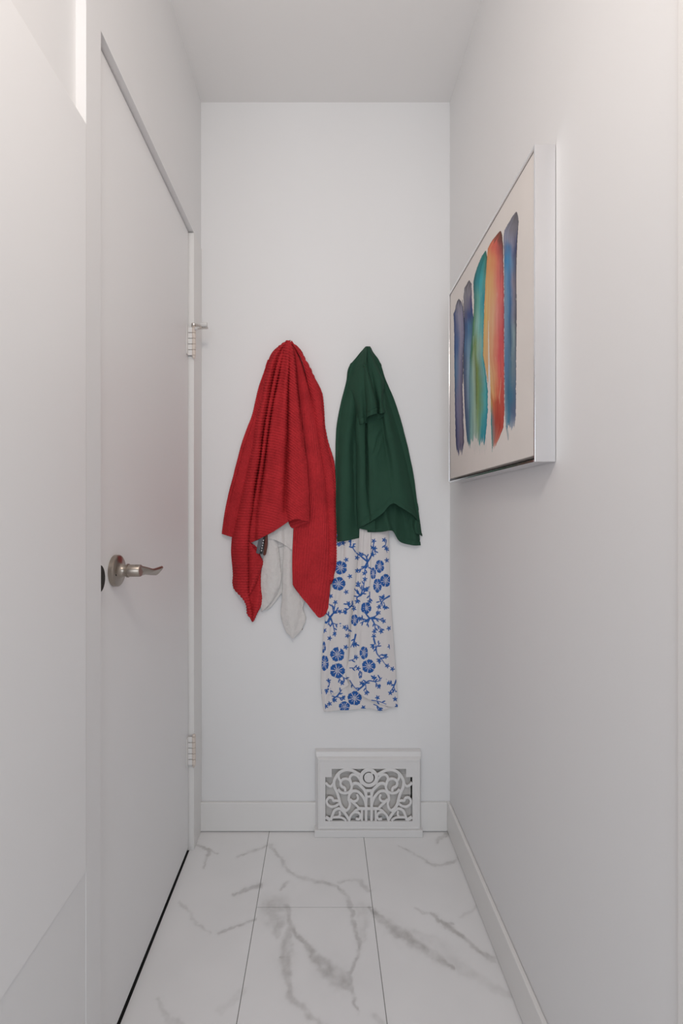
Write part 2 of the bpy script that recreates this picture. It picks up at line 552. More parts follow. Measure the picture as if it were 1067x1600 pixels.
# ------------------------------------------------------------------ flush wall panel nearer than the door
MB().box(XN + 0.0003, XL + 0.0014, -1.50, YN - 0.0022, 0.4505, 1.755, 0.0012).build(
    'wall_panel', M_DOOR, label='large plain white panel on the wall left of the door', cat='panel')

# ------------------------------------------------------------------ framed painting
XF = 0.3905                                     # front of the frame
PY0, PY1, PZ0, PZ1 = -0.730, -0.135, 1.1705, 1.757
pic = empty('framed_painting', (XR, (PY0 + PY1) / 2, PZ0), label='abstract painting of vertical colour strokes in a silver frame', cat='painting')


def under(o, root):
    o.parent = root
    o.matrix_parent_inverse.identity()
    o.location = -Vector(root.location)
    return o


FW = 0.0045
for (a, b, c, d) in ((PY0, PY0 + FW, PZ0, PZ1), (PY1 - FW, PY1, PZ0, PZ1), (PY0 + FW, PY1 - FW, PZ0, PZ0 + FW), (PY0 + FW, PY1 - FW, PZ1 - FW, PZ1)):
    under(MB().box(XF, XR - 0.0012, a, b, c, d, 0.0006).build('frame_rail', M_FRAME), pic)
under(MB().box(XR - 0.016, XR - 0.0015, PY0 + FW, PY1 - FW, PZ0 + FW, PZ1 - FW).build('backing', M_LIP), pic)
GAP = 0.007
cy0, cy1, cz0, cz1 = PY0 + FW + GAP * 0.5, PY1 - FW - GAP * 0.4, PZ0 + FW + GAP * 1.2, PZ1 - FW - GAP * 0.2
XC = XF + 0.0035


def strip(color_rows):
    ys = [r[0] for r in color_rows]
    ts = np.linspace(0, 1, 9)
    tab = []
    for r in color_rows:
        cs = np.array([lin(c) for c in r[1]])
        tt = np.linspace(0, 1, len(cs))
        tab.append(np.stack([np.interp(ts, tt, cs[:, k]) for k in range(3)], -1))
    return np.array(ys, float), ts, np.array(tab)


def lookup(tab, py, t):
    ys, ts, T = tab
    i = np.clip(np.searchsorted(ys, py) - 1, 0, len(ys) - 2)
    f = np.clip((py - ys[i]) / (ys[i + 1] - ys[i]), 0, 1)
    f = f * f * (3 - 2 * f)
    j = np.clip((t * 8).astype(int), 0, 7)
    g = np.clip(t * 8 - j, 0, 1)
    a = T[i, j] * (1 - g[:, None]) + T[i, j + 1] * g[:, None]
    b = T[i + 1, j] * (1 - g[:, None]) + T[i + 1, j + 1] * g[:, None]
    return a * (1 - f[:, None]) + b * f[:, None]


STROKES = [
    # left edge (py, px), right edge, colour rows
    ([(467, 716.5), (471, 714), (478, 712), (486, 710.5), (490, 708.5), (520, 709.5), (580, 710), (640, 710.8), (690, 712), (712, 714)],
     [(467, 717.5), (471, 720.5), (480, 723), (490, 724.8), (520, 725.5), (560, 723), (600, 722.5), (660, 724), (690, 725), (712, 722)],
     [(465, [(85, 83, 92)] * 3), (480, [(112, 112, 128), (132, 131, 148), (120, 118, 138)]), (495, [(50, 72, 124), (120, 122, 148), (140, 138, 158), (110, 108, 140)]),
      (540, [(52, 76, 128), (66, 100, 150), (138, 134, 156), (96, 96, 128)]), (570, [(40, 96, 140), (96, 124, 160), (130, 126, 150), (80, 80, 116)]),
      (640, [(52, 66, 114), (116, 116, 146), (124, 118, 140), (62, 60, 92)]), (690, [(46, 54, 98), (104, 102, 132), (120, 112, 130), (58, 56, 84)]), (712, [(56, 64, 104), (60, 68, 108), (50, 58, 98)])]),
    ([(438, 732.5), (443, 729.5), (450, 725.5), (465, 724), (490, 725), (520, 725), (560, 724), (600, 724), (640, 726), (670, 728), (700, 730.5)],
     [(438, 733.5), (443, 736.5), (450, 737), (470, 737.2), (485, 738.5), (510, 741), (560, 741), (700, 735)],
     [(436, [(92, 88, 94)] * 3), (455, [(122, 120, 128), (128, 125, 132), (112, 108, 122)]), (472, [(118, 116, 128), (112, 110, 130), (62, 58, 108)]), (488, [(92, 90, 112), (60, 78, 128), (48, 66, 118)]),
      (505, [(46, 58, 102), (70, 118, 160), (52, 88, 84)]), (540, [(58, 96, 140), (104, 140, 164), (40, 84, 78)]), (570, [(56, 72, 112), (118, 150, 168), (42, 110, 108)]),
      (620, [(68, 72, 108), (110, 136, 158), (70, 128, 132)]), (660, [(56, 76, 112), (80, 108, 134), (120, 160, 156)]), (700, [(44, 98, 116), (40, 104, 118), (70, 130, 136)])]),
    ([(392, 758), (400, 753), (412, 747.5), (428, 742), (440, 739.5), (470, 740.5), (500, 739.5), (530, 737), (560, 734), (600, 733), (650, 733), (692, 734)],
     [(392, 759.5), (405, 761.5), (430, 760), (470, 757), (520, 755.5), (556, 755), (570, 757.5), (590, 760), (610, 762), (640, 762), (670, 760), (694, 757)],
     [(390, [(30, 108, 100), (40, 112, 98), (60, 88, 70)]), (415, [(28, 110, 112), (30, 132, 138), (72, 116, 96)]), (440, [(38, 92, 98), (30, 140, 150), (40, 150, 160), (84, 140, 126)]),
      (470, [(34, 90, 90), (96, 166, 150), (60, 150, 156), (22, 134, 150)]), (500, [(70, 122, 72), (130, 176, 168), (90, 164, 160), (24, 138, 152)]), (540, [(44, 110, 100), (112, 140, 70), (132, 170, 162), (60, 156, 160)]),
      (580, [(72, 132, 138), (140, 172, 158), (104, 126, 52), (108, 156, 150), (34, 142, 152)]), (620, [(92, 134, 146), (134, 170, 160), (110, 136, 68), (80, 160, 160), (26, 138, 148)]),
      (655, [(60, 120, 134), (140, 172, 158), (124, 154, 110), (60, 150, 154), (16, 126, 146)]), (694, [(90, 150, 150), (142, 172, 162), (140, 174, 160), (18, 134, 150), (14, 126, 144)])]),
    ([(361, 781), (366, 776.5), (375, 769), (388, 762), (410, 760.5), (440, 758.5), (480, 756.5), (520, 755.5), (555, 754.5), (563, 756), (580, 759.5), (600, 762.5), (630, 765.5), (660, 767), (702, 769)],
     [(361, 782.5), (368, 784.5), (385, 786), (420, 787), (500, 787.5), (580, 787.6), (640, 788), (668, 786.5), (680, 782), (702, 772)],
     [(359, [(96, 60, 50)] * 3), (372, [(150, 76, 58), (130, 66, 54), (96, 60, 54)]), (382, [(200, 112, 72), (206, 92, 74), (170, 72, 68), (100, 66, 64)]), (410, [(212, 142, 86), (222, 138, 84), (206, 104, 88), (128, 72, 76)]),
      (450, [(214, 156, 90), (222, 162, 100), (214, 110, 100), (176, 66, 72)]), (490, [(220, 160, 80), (214, 166, 118), (206, 120, 110), (174, 56, 66)]), (540, [(220, 160, 92), (216, 164, 116), (214, 140, 104), (196, 70, 76), (178, 66, 70)]),
      (580, [(218, 158, 96), (214, 160, 110), (216, 146, 100), (206, 88, 80), (176, 70, 66)]), (610, [(190, 160, 90), (216, 156, 100), (206, 112, 76), (196, 84, 66), (172, 62, 56)]),
      (632, [(180, 150, 80), (186, 96, 60), (176, 66, 46), (178, 70, 52), (168, 58, 48)]), (662, [(30, 140, 146), (172, 64, 46), (162, 54, 40), (172, 60, 46)]), (702, [(60, 150, 150), (186, 110, 92), (190, 120, 100)])]),
    ([(331, 806), (338, 800.5), (350, 793.5), (360, 788), (372, 786.5), (400, 787.5), (500, 787.6), (580, 788), (640, 788.5), (672, 790)],
     [(331, 807.5), (337, 809), (345, 810.3), (356, 809.5), (372, 808), (400, 806.6), (440, 806), (500, 807), (560, 806.5), (620, 806), (650, 806), (672, 803)],
     [(329, [(96, 93, 98)] * 3), (350, [(104, 103, 114), (116, 114, 124), (100, 98, 108)]), (375, [(122, 124, 146), (126, 128, 146), (116, 116, 138), (60, 62, 96)]), (392, [(96, 108, 138), (60, 112, 158), (92, 104, 136), (56, 58, 96)]),
      (410, [(52, 112, 156), (50, 124, 170), (88, 118, 150), (84, 84, 108)]), (440, [(112, 140, 164), (74, 128, 170), (64, 106, 150), (126, 122, 138), (70, 70, 86)]), (490, [(116, 142, 166), (90, 134, 168), (44, 96, 144), (124, 128, 144), (64, 66, 82)]),
      (520, [(112, 138, 166), (92, 132, 164), (52, 92, 124), (132, 154, 160), (60, 64, 78)]), (570, [(92, 126, 158), (72, 118, 156), (70, 108, 130), (106, 128, 140), (86, 98, 116)]), (620, [(118, 140, 156), (44, 104, 136), (58, 106, 134), (84, 98, 122)]),
      (645, [(130, 148, 160), (40, 110, 142), (72, 96, 126), (92, 100, 128)]), (672, [(160, 168, 172), (36, 116, 144), (120, 134, 156), (134, 142, 160)])]),
]

ny, nz = 480, 560
gy, gz = np.meshgrid(np.linspace(cy0, cy1, ny), np.linspace(cz0, cz1, nz), indexing='ij')
yy, zz = gy.ravel(), gz.ravel()
dd = DIST + yy
ppx = CX + XC * FPX / dd
ppy = CY - (zz - CAMZ) * FPX / dd
base = lin((240, 234, 229))
C = np.tile(base, (len(yy), 1)) * (1 + 0.015 * fbm(yy * 14, zz * 14))[:, None]
for si, (L, R, rows) in enumerate(STROKES):
    L, R = np.array(L), np.array(R)
    tab = strip(rows)
    jit = 0.35 * noise2(ppy * 0.22 + si * 40, ppy * 0 + si) + 0.15 * noise2(ppy * 0.9 + si * 9, ppy * 0 + 3)
    l = np.interp(ppy, L[:, 0], L[:, 1]) + jit * 0.6
    r = np.interp(ppy, R[:, 0], R[:, 1]) + 0.35 * noise2(ppy * 0.25 + si * 80 + 5, ppy * 0 + 11)
    t = (ppx - l) / np.maximum(r - l, 0.3)
    ybot = L[-1, 0] + 9 * noise2(t * 9 + si * 20, t * 0 + 2.5) - 5 + 4 * noise2(t * 31 + si * 7, t * 0 + 9)
    ins = (t > 0) & (t < 1) & (ppy > L[0, 0]) & (ppy < ybot)
    tw = np.clip(t + 0.05 * fbm(t * 4 + si * 3, ppy * 0.03), 0, 1)
    col = lookup(tab, ppy + 9 * noise2(t * 7 + si * 12, ppy * 0.02), tw)
    streak = 1 + 0.16 * noise2(t * 16 + si * 50, ppy * 0.012) + 0.07 * noise2(t * 38 + si * 13, ppy * 0.02)
    edge = 1 - 0.30 * np.exp(-(np.minimum(t, 1 - t) * (r - l) / 0.55) ** 2)
    col = np.clip(col * 1.42 * (streak * edge)[:, None], 0, 0.86)
    col = col * 0.88 + col.mean(axis=1, keepdims=True) * 0.12
    fade = np.clip((ybot - ppy) / 14, 0, 1) ** 0.6
    dry = np.clip(0.45 + fade + 0.6 * noise2(t * 30 + si, ppy * 0.05), 0, 1)
    C[ins] = (col * dry[:, None] + C * (1 - dry[:, None]))[ins]


def slit(pts, wds, color, k=1.0):
    p = np.array(pts, float)
    c = np.interp(ppy, p[:, 0], p[:, 1])
    w_ = np.interp(ppy, p[:, 0], wds)
    m = (np.abs(ppx - c) < w_) & (ppy > p[0, 0]) & (ppy < p[-1, 0])
    C[m] = C[m] * (1 - k) + np.asarray(color) * k


slit([(500, 763), (530, 763.2), (570, 763.8)], [0.2, 0.7, 1.2], base, 0.75)
slit([(570, 763.8), (600, 764.3), (640, 764.8), (700, 765.2)], [1.2, 1.8, 1.9, 2.0], base)
slit([(580, 723.6), (640, 725.2), (690, 726.8), (712, 728)], [0.1, 0.7, 1.6, 2.4], base)
slit([(590, 783), (605, 782), (620, 780), (632, 781)], [0.2, 0.5, 0.6, 0.2], lin((232, 176, 150)), 0.8)
slit([(540, 743), (580, 744), (610, 744.5), (640, 744.5)], [0.2, 0.7, 0.9, 0.3], lin((104, 118, 40)), 0.7)
slit([(525, 739.5), (570, 740), (610, 741), (680, 742)], [0.3, 0.35, 0.3, 0.25], lin((196, 204, 180)), 0.6)
slit([(345, 809.8), (380, 807.6), (420, 806.2), (500, 807)], [0.3, 0.5, 0.55, 0.2], lin((44, 42, 50)), 0.8)
slit([(468, 722), (480, 723.6), (520, 725.8), (560, 723.6), (600, 723)], [0.3, 0.6, 0.5, 0.7, 0.4], lin((40, 42, 62)), 0.8)
slit([(665, 791), (680, 793.5), (688, 794)], [1.6, 1.3, 0.5], lin((60, 124, 150)), 0.45)
slit([(655, 767.5), (690, 768.5), (706, 769)], [0.8, 0.5, 0.3], lin((40, 150, 150)), 0.7)
for k in range(14):
    a = 739 + 1.6 * k
    slit([(684, a), (700 + 10 * ((k * 7) % 5) / 4, a - 0.4)], [0.5, 0.2], lin((120, 170, 165)), 0.18)

idx = np.arange(ny * nz).reshape(ny, nz)
q = np.stack([idx[:-1, :-1], idx[:-1, 1:], idx[1:, 1:], idx[1:, :-1]], -1).reshape(-1, 4)
ring = np.concatenate([idx[:, 0], idx[-1, 1:], idx[-2::-1, -1], idx[0, -2:0:-1]])
V = np.stack([np.full(ny * nz, XC), yy, zz], -1)
lowv = V[ring].copy()
lowv[:, 0] = XR - 0.012
k = np.arange(len(ring))
k2 = (k + 1) % len(ring)
sk = np.stack([ring[k], ring[k2], len(V) + k2, len(V) + k], -1)
me = mesh_from('canvas', np.concatenate([V, lowv]), quads=np.concatenate([q, sk]), smooth=False,
               colors=np.concatenate([C, np.tile(base, (len(ring), 1))]))
under(add('canvas', me, M_CANVAS), pic)

# ------------------------------------------------------------------ vent register
VS = DIST - 0.033
vx = lambda px: (px - CX) * VS / FPX
vz = lambda py: CAMZ - (py - CY) * VS / FPX
YF = -0.033
reg = empty('vent_register', (vx(575.5), -0.02, 0.0), label='white cast-iron wall vent with scrollwork grille above the floor', cat='vent')
fr = MB()
OX0, OX1, OZ0, OZ1 = vx(508.5), vx(644.5), vz(1284), vz(1202)
FX0, FX1, FZ0, FZ1 = vx(496.5), vx(656.5), vz(1297), vz(1187)


def loops(rects):
    V, F = [], []
    for (x0, x1, z0, z1, y) in rects:
        V += [(x0, y, z0), (x1, y, z0), (x1, y, z1), (x0, y, z1)]
    for i in range(len(rects) - 1):
        for k in range(4):
            k2 = (k + 1) % 4
            F.append((i * 4 + k, i * 4 + k2, i * 4 + 4 + k2, i * 4 + 4 + k))
    return V, F


e = 0.004
fr.put(*loops([(vx(492.5), vx(659.5), 0.024, vz(1177), -0.0008), (vx(493), vx(659), 0.024, vz(1178), -0.018), (FX0 - e, FX1 + e, FZ0, FZ1 + 0.005, -0.0225),
               (FX0 - 0.001, FX1 + 0.001, FZ0 + 0.001, FZ1 + 0.0022, -0.0285), (FX0 + 0.0015, FX1 - 0.0015, FZ0 + 0.003, FZ1 - 0.001, YF), (FX0 + 0.006, FX1 - 0.006, FZ0 + 0.008, FZ1 - 0.006, YF),
               (FX0 + 0.0075, FX1 - 0.0075, FZ0 + 0.0095, FZ1 - 0.0075, YF + 0.0012), (OX0 - 0.001, OX1 + 0.001, OZ0 - 0.001, OZ1 + 0.001, YF + 0.0012), (OX0, OX1, OZ0, OZ1, YF + 0.002), (OX0, OX1, OZ0, OZ1, YF + 0.009)]))
frame = under(fr.build('vent_frame', M_CAST, smooth=False), reg)
lg = MB()
lg.box(vx(491.2), vx(660.0), -0.0385, -0.0008, 0.0004, 0.0245, 0.002)
under(lg.build('base_ledge', M_CAST), reg)


def ribbon(mb, pts, wd, y0, y1, close=False):
    p = smooth_line(pts, 0.0009)
    t = np.gradient(p, axis=0)
    t /= np.linalg.norm(t, axis=1)[:, None] + 1e-9
    nrm = np.stack([-t[:, 1], t[:, 0]], -1)
    wds = np.full(len(p), wd / 2)
    V, F = [], []
    for i in range(len(p)):
        for (s, y, k) in ((-1, y1, 1), (-1, y0 + 0.0008, 1), (-0.72, y0, 1), (0.72, y0, 1), (1, y0 + 0.0008, 1), (1, y1, 1)):
            c = p[i] + nrm[i] * s * wds[i]
            V.append((c[0], y, c[1]))
    for i in range(len(p) - 1):
        for k in range(6):
            k2 = (k + 1) % 6
            F.append((i * 6 + k, i * 6 + k2, i * 6 + 6 + k2, i * 6 + 6 + k))
    F.append(tuple(range(6)))
    F.append(tuple((len(p) - 1) * 6 + k for k in range(6)))
    mb.put(V, F)


SCR = [
    ([(840, 470), (760, 430), (660, 380), (560, 368), (460, 405), (390, 480), (352, 570), (358, 650), (395, 740), (425, 820), (445, 900), (465, 970), (510, 1040), (565, 1075)], 46),
    ([(830, 620), (790, 520), (730, 458), (660, 455), (622, 510), (645, 590), (655, 680), (620, 745), (545, 772), (470, 755), (420, 700)], 40),
    ([(650, 620), (620, 548), (555, 522), (490, 542), (462, 600), (485, 655), (535, 680), (548, 740)], 40),
    ([(440, 420), (430, 500), (470, 570)], 38),
    ([(655, 640), (690, 607), (750, 604), (820, 655), (880, 725), (903, 800), (905, 900)], 46),
    ([(605, 900), (612, 810), (670, 738), (750, 740), (825, 800), (875, 880), (898, 960), (905, 1040)], 42),
    ([(745, 790), (765, 850), (735, 905), (675, 912), (625, 875)], 36),
    ([(608, 890), (625, 960), (605, 1030), (560, 1075), (510, 1090)], 38),
    ([(630, 890), (690, 940), (745, 990), (785, 1040)], 36),
    ([(905, 730), (905, 1250)], 42),
    ([(832, 1050), (832, 1250)], 34),
    ([(770, 1040), (956, 1040)], 46),
    ([(890, 832), (956, 832)], 36),
    ([(890, 730), (956, 730)], 46),
    ([(440, 915), (380, 900), (345, 905), (325, 865), (265, 850), (226, 905), (240, 965), (300, 1005), (370, 1000), (430, 960), (465, 940)], 38),
    ([(295, 1245), (325, 1150), (365, 1070), (440, 1042), (505, 1080), (560, 1150), (620, 1250)], 42),
    ([(445, 1080), (452, 1145), (415, 1190), (350, 1185)], 34),
    ([(330, 1195), (430, 1188), (510, 1210), (560, 1250)], 34),
    ([(610, 1250), (645, 1155), (715, 1100), (785, 1120), (808, 1180), (780, 1225), (725, 1215)], 36),
    ([(690, 1110), (720, 1075), (780, 1050)], 34),
    ([(205, 590), (245, 635), (290, 655), (335, 615), (360, 560)], 38),
    ([(205, 1190), (250, 1215), (290, 1240)], 50),
]
gr = MB()
CXV = 576.3
nrib = 0
for pts, wd in SCR:
    for mir in (False, True):
        nrib += 1
        q2 = []
        for (x, y) in pts:
            px, py = 490 + x / 11.03, 1170 + y / 11.03
            if mir:
                px = 2 * CXV - px
            q2.append((vx(px), vz(py)))
        ribbon(gr, q2, wd * 1.08 / 11.03 * VS / FPX, YF + 0.0006 + nrib * 0.00003, YF + 0.0052 + nrib * 0.00003)
for s in (0, 1):
    a, b = (506, 518.3) if s == 0 else (634.5, 646)
    gr.box(vx(a), vx(b), YF + 0.001, YF + 0.006, vz(1214.5), vz(1200.5))
under(gr.build('scroll_grille', M_CAST, smooth=False), reg)
# round damper knob with its spiral slot
kn = MB()
ang = np.linspace(0, 2 * math.pi, 49)
rc = 12.0
ribbon(kn, [(vx(CXV + rc * math.cos(a)), vz(1215.3 - rc * math.sin(a))) for a in ang], 5.4 * VS / FPX, YF - 0.001, YF + 0.0045)
kn.lathe((vx(CXV), YF + 0.004, vz(1215.3)), (0, -1, 0), [(0, 0), (0, 7.6 * VS / FPX), (0.0042, 7.6 * VS / FPX), (0.005, 7.0 * VS / FPX), (0.005, 0)], 40)
kn.box(vx(CXV + 3.5), vx(CXV + 10), YF - 0.0005, YF + 0.003, vz(1209.5), vz(1205.5))
under(kn.build('damper_knob', M_CAST, smooth=False), reg)
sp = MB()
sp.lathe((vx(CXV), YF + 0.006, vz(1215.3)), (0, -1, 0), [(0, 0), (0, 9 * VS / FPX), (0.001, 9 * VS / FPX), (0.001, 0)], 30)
under(sp.build('knob_slot_shade', M_DARK), reg)  # dark disc that paints in the shade behind the knob's slot
# damper flaps behind the grille, dark duct behind them
for (za, zb, ya, yb) in ((1203, 1213.6, -0.016, -0.013), (1214, 1246, -0.012, -0.017), (1246.5, 1279, -0.012, -0.018)):
    V = [(OX0 + 0.0006, ya, vz(za)), (OX1 - 0.003, ya, vz(za)), (OX1 - 0.003, yb, vz(zb)), (OX0 + 0.0006, yb, vz(zb))]
    V += [(x, y + 0.0012, z) for (x, y, z) in V]
    under(MB().put(V, [(0, 1, 2, 3), (7, 6, 5, 4), (0, 4, 5, 1), (1, 5, 6, 2), (2, 6, 7, 3), (3, 7, 4, 0)]).build('damper_flap', M_DAMPER), reg)
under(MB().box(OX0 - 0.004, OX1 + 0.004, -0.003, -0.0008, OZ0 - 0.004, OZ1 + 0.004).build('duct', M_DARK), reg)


# ------------------------------------------------------------------ hanging cloth
def sheet(cols, res=1.0, disp=None, th=0.0035, knots=None, color=None, back_color=None, relief=1.0):
    """cloth lofted through fold lines; each fold line runs from the hook to the hem as (px, py, cm off the wall)"""
    L = []
    for c in cols:
        p = np.array(c, float)
        seg = np.linalg.norm(np.diff(p * [1, 1, 4.6], axis=0), axis=1)
        L.append(seg.sum())
    nv = int(max(L) / res) + 2
    A = []
    for c in cols:
        p = np.array(c, float)
        t = np.concatenate([[0], np.cumsum(np.linalg.norm(np.diff(p * [1, 1, 4.6], axis=0), axis=1))])
        A.append(hermite(p, t, np.linspace(0, t[-1], nv)))
    A = np.array(A)
    sp_ = np.linalg.norm(np.diff(A * [1, 1, 4.6], axis=0), axis=2)
    kt = np.concatenate([[0], np.cumsum(np.quantile(sp_, 0.75, axis=1) + 0.5)])
    nu = int(kt[-1] / res) + 2
    ut = np.linspace(0, kt[-1], nu)
    G = hermite(A, kt, ut)                                     # (nu, nv, 3) in px, py, cm
    if relief != 1.0:
        mean = G[..., 2].mean(axis=0, keepdims=True)
        G[..., 2] = np.where(G[..., 2] > 1.3, np.maximum(mean + (G[..., 2] - mean) * relief, 1.0), G[..., 2])
    G[..., 2] = np.maximum(G[..., 2], 0.75)
    y = -G[..., 2] / 100
    d = DIST + y
    X = np.stack([(G[..., 0] - CX) * d / FPX, y, CAMZ - (G[..., 1] - CY) * d / FPX], -1)
    n = np.cross(np.gradient(X, axis=0), np.gradient(X, axis=1))
    n /= np.linalg.norm(n, axis=2)[..., None] + 1e-12
    if n[..., 1].mean() > 0:
        n = -n
    UU = np.broadcast_to((ut / kt[-1])[:, None], G.shape[:2])
    VV = np.broadcast_to(np.linspace(0, 1, nv)[None], G.shape[:2])
    dsp = disp(G[..., 0], G[..., 1], UU, VV) if disp else np.zeros(G.shape[:2])
    front = X + n * dsp[..., None]
    back = X - n * th + n * (dsp * 0.0)[..., None]
    back[..., 1] = np.minimum(back[..., 1], -0.0012)
    front[..., 1] = np.minimum(front[..., 1], -0.0022)
    nn = nu * nv
    idx = np.arange(nn).reshape(nu, nv)
    q = np.stack([idx[:-1, :-1], idx[1:, :-1], idx[1:, 1:], idx[:-1, 1:]], -1).reshape(-1, 4)
    ring = np.concatenate([idx[:, 0], idx[-1, 1:], idx[-2::-1, -1], idx[0, -2:0:-1]])
    r2 = np.roll(ring, -1)
    Q = np.concatenate([q, (q + nn)[:, ::-1], np.stack([r2, ring, ring + nn, r2 + nn], -1)])
    V = np.concatenate([front.reshape(-1, 3), back.reshape(-1, 3)])
    # face orientation: make front faces look at the room
    v0 = V[q[len(q) // 2]]
    nf = np.cross(v0[1] - v0[0], v0[2] - v0[0])
    if nf @ n.reshape(-1, 3)[q[len(q) // 2][0]] < 0:
        Q = Q[:, ::-1]
    if color is not None:
        cf = color(G[..., 0], G[..., 1], UU, VV, dsp).reshape(-1, 3)
        cb = cf if back_color is None else np.tile(np.asarray(back_color), (nn, 1))
        Cc = np.concatenate([cf, cb])
    else:
        Cc = None
    return V, Q, Cc


def merge(parts):
    V, Q, C, n = [], [], [], 0
    for v, q, c in parts:
        V.append(v)
        Q.append(q + n)
        if c is not None:
            C.append(c)
        n += len(v)
    return np.concatenate(V), np.concatenate(Q), (np.concatenate(C) if C else None)


# ---- red ribbed towel
PER = 4.25
RED = lin((200, 54, 60))
DRED = lin((150, 22, 32))


def ribs(phase, amp=0.0017):
    def f(px, py, u, v):
        ph = phase(px, py, u, v) + 0.25 * noise2(px * 0.12, py * 0.12)
        r = np.abs(np.sin(np.pi * ph / PER)) ** 0.85
        return amp * 2.1 * r * (0.55 + 0.45 * np.clip(np.minimum(u, 1 - u) / 0.08, 0, 1)) + 0.0012 * fbm(px * 0.035, py * 0.03) + 0.0004 * noise2(px * 0.8, py * 0.8)
    return f


def red_color(phase):
    def f(px, py, u, v, dsp):
        k = 0.92 + 0.10 * noise2(px * 0.9, py * 0.9) + 0.08 * fbm(px * 0.05, py * 0.05)
        hem = v > 0.985
        return RED[None, None] * k[..., None]
    return f


def red_sheet(cols, phase, amp=0.0017, **kw):
    return sheet(cols, res=0.85, disp=ribs(phase, amp), th=0.003, color=red_color(phase), relief=2.1, **kw)


def slanted(s):
    return lambda px, py, u, v: py - s * px


def crease(cols, i, k=0.38):
    """a sharp fold at column i: its neighbours keep their height until close to it"""
    def near_col(a, b):
        return [(xa + (xb - xa) * (1 - k), ya + (yb - ya) * (1 - k), ha + 0.25 * (hb - ha)) for (xa, ya, ha), (xb, yb, hb) in zip(a, b)]
    return cols[:i] + [near_col(cols[i - 1], cols[i]), cols[i], near_col(cols[i + 1], cols[i])] + cols[i + 1:]


def lower(cols, f):
    return [[(x, y, 0.9 + (h_ - 0.9) * f) for (x, y, h_) in c] for c in cols]


parts = []
# flap behind, left
parts.append(red_sheet([
    [(446, 535, 2.6), (428, 547, 1.6), (414, 578, 1.2), (404, 607, 1.0), (395, 645, 1.0), (378, 692, 1.0), (365, 742, 1.0), (353, 790, 1.0), (346, 834, 1.0)],
    [(446, 534.5, 3.6), (432, 548, 2.8), (419, 582, 2.3), (410, 612, 2.0), (401, 660, 1.8), (387, 710, 1.8), (373, 765, 1.9), (362, 805, 1.9), (355, 837, 1.8)],
    [(447, 534.5, 4.2), (437, 552, 3.4), (426, 590, 2.4), (419, 625, 1.9), (408, 690, 1.6), (398, 745, 1.4), (388, 800, 1.2), (380, 830, 1.1), (373, 842, 1.0)],
], slanted(1.25), amp=0.0014))
# long left fold that ends in the lowest corner
parts.append(red_sheet([
    [(447, 534, 4.0), (438, 539, 3.6), (429, 548, 3.2), (416, 583, 2.4), (409, 618, 2.2), (400, 653, 2.0), (393, 698, 2.0), (385, 732, 2.0), (376, 775, 2.0), (367, 812, 2.0), (361, 858, 2.0), (364, 896, 2.0), (366, 921, 2.0), (376, 931, 1.8), (384, 942, 1.8), (386, 958, 1.6)],
    [(448, 534, 4.6), (440, 540, 4.5), (431, 551, 4.2), (419, 588, 3.7), (412, 624, 3.5), (404, 660, 3.5), (398, 704, 3.6), (390, 744, 3.6), (382, 784, 3.6), (374, 824, 3.7), (371, 862, 3.7), (372, 900, 3.5), (374, 926, 3.2), (383, 939, 2.8), (387, 948, 2.5), (389, 963, 2.2)],
    [(448, 534, 4.8), (442, 540, 4.6), (433, 554, 4.2), (423, 592, 3.5), (416, 630, 3.2), (409, 668, 3.3), (405, 712, 3.3), (397, 756, 3.4), (392, 796, 3.5), (387.5, 830, 3.6), (386, 865, 3.6), (386, 905, 3.5), (386, 928, 3.0), (389, 944, 2.6), (392, 956, 2.3), (393, 969, 2.0)],
    [(448, 534, 4.6), (443, 541, 4.2), (435, 556, 3.6), (426, 594, 2.6), (420, 632, 2.2), (413, 672, 1.8), (407, 716, 1.6), (399, 760, 1.6), (394, 800, 1.6), (389, 834, 1.7), (388, 868, 1.8), (388, 905, 1.8), (389, 930, 2.0), (392, 946, 2.1), (394, 960, 1.9), (395, 972, 1.7)],
], lambda px, py, u, v: py + 1.2 * (2 * u - 1) ** 2))


def c_phase(px, py, u, v):
    sl = np.interp(u.ravel(), [0, 0.22, 0.34, 0.55, 0.68, 0.72, 1.0], [0.05, 0.05, 0.22, 0.34, 0.45, 0.72, 0.80]).reshape(u.shape)
    dpx = np.diff(px, axis=0, prepend=px[:1])
    return py - np.cumsum(sl * dpx, axis=0)


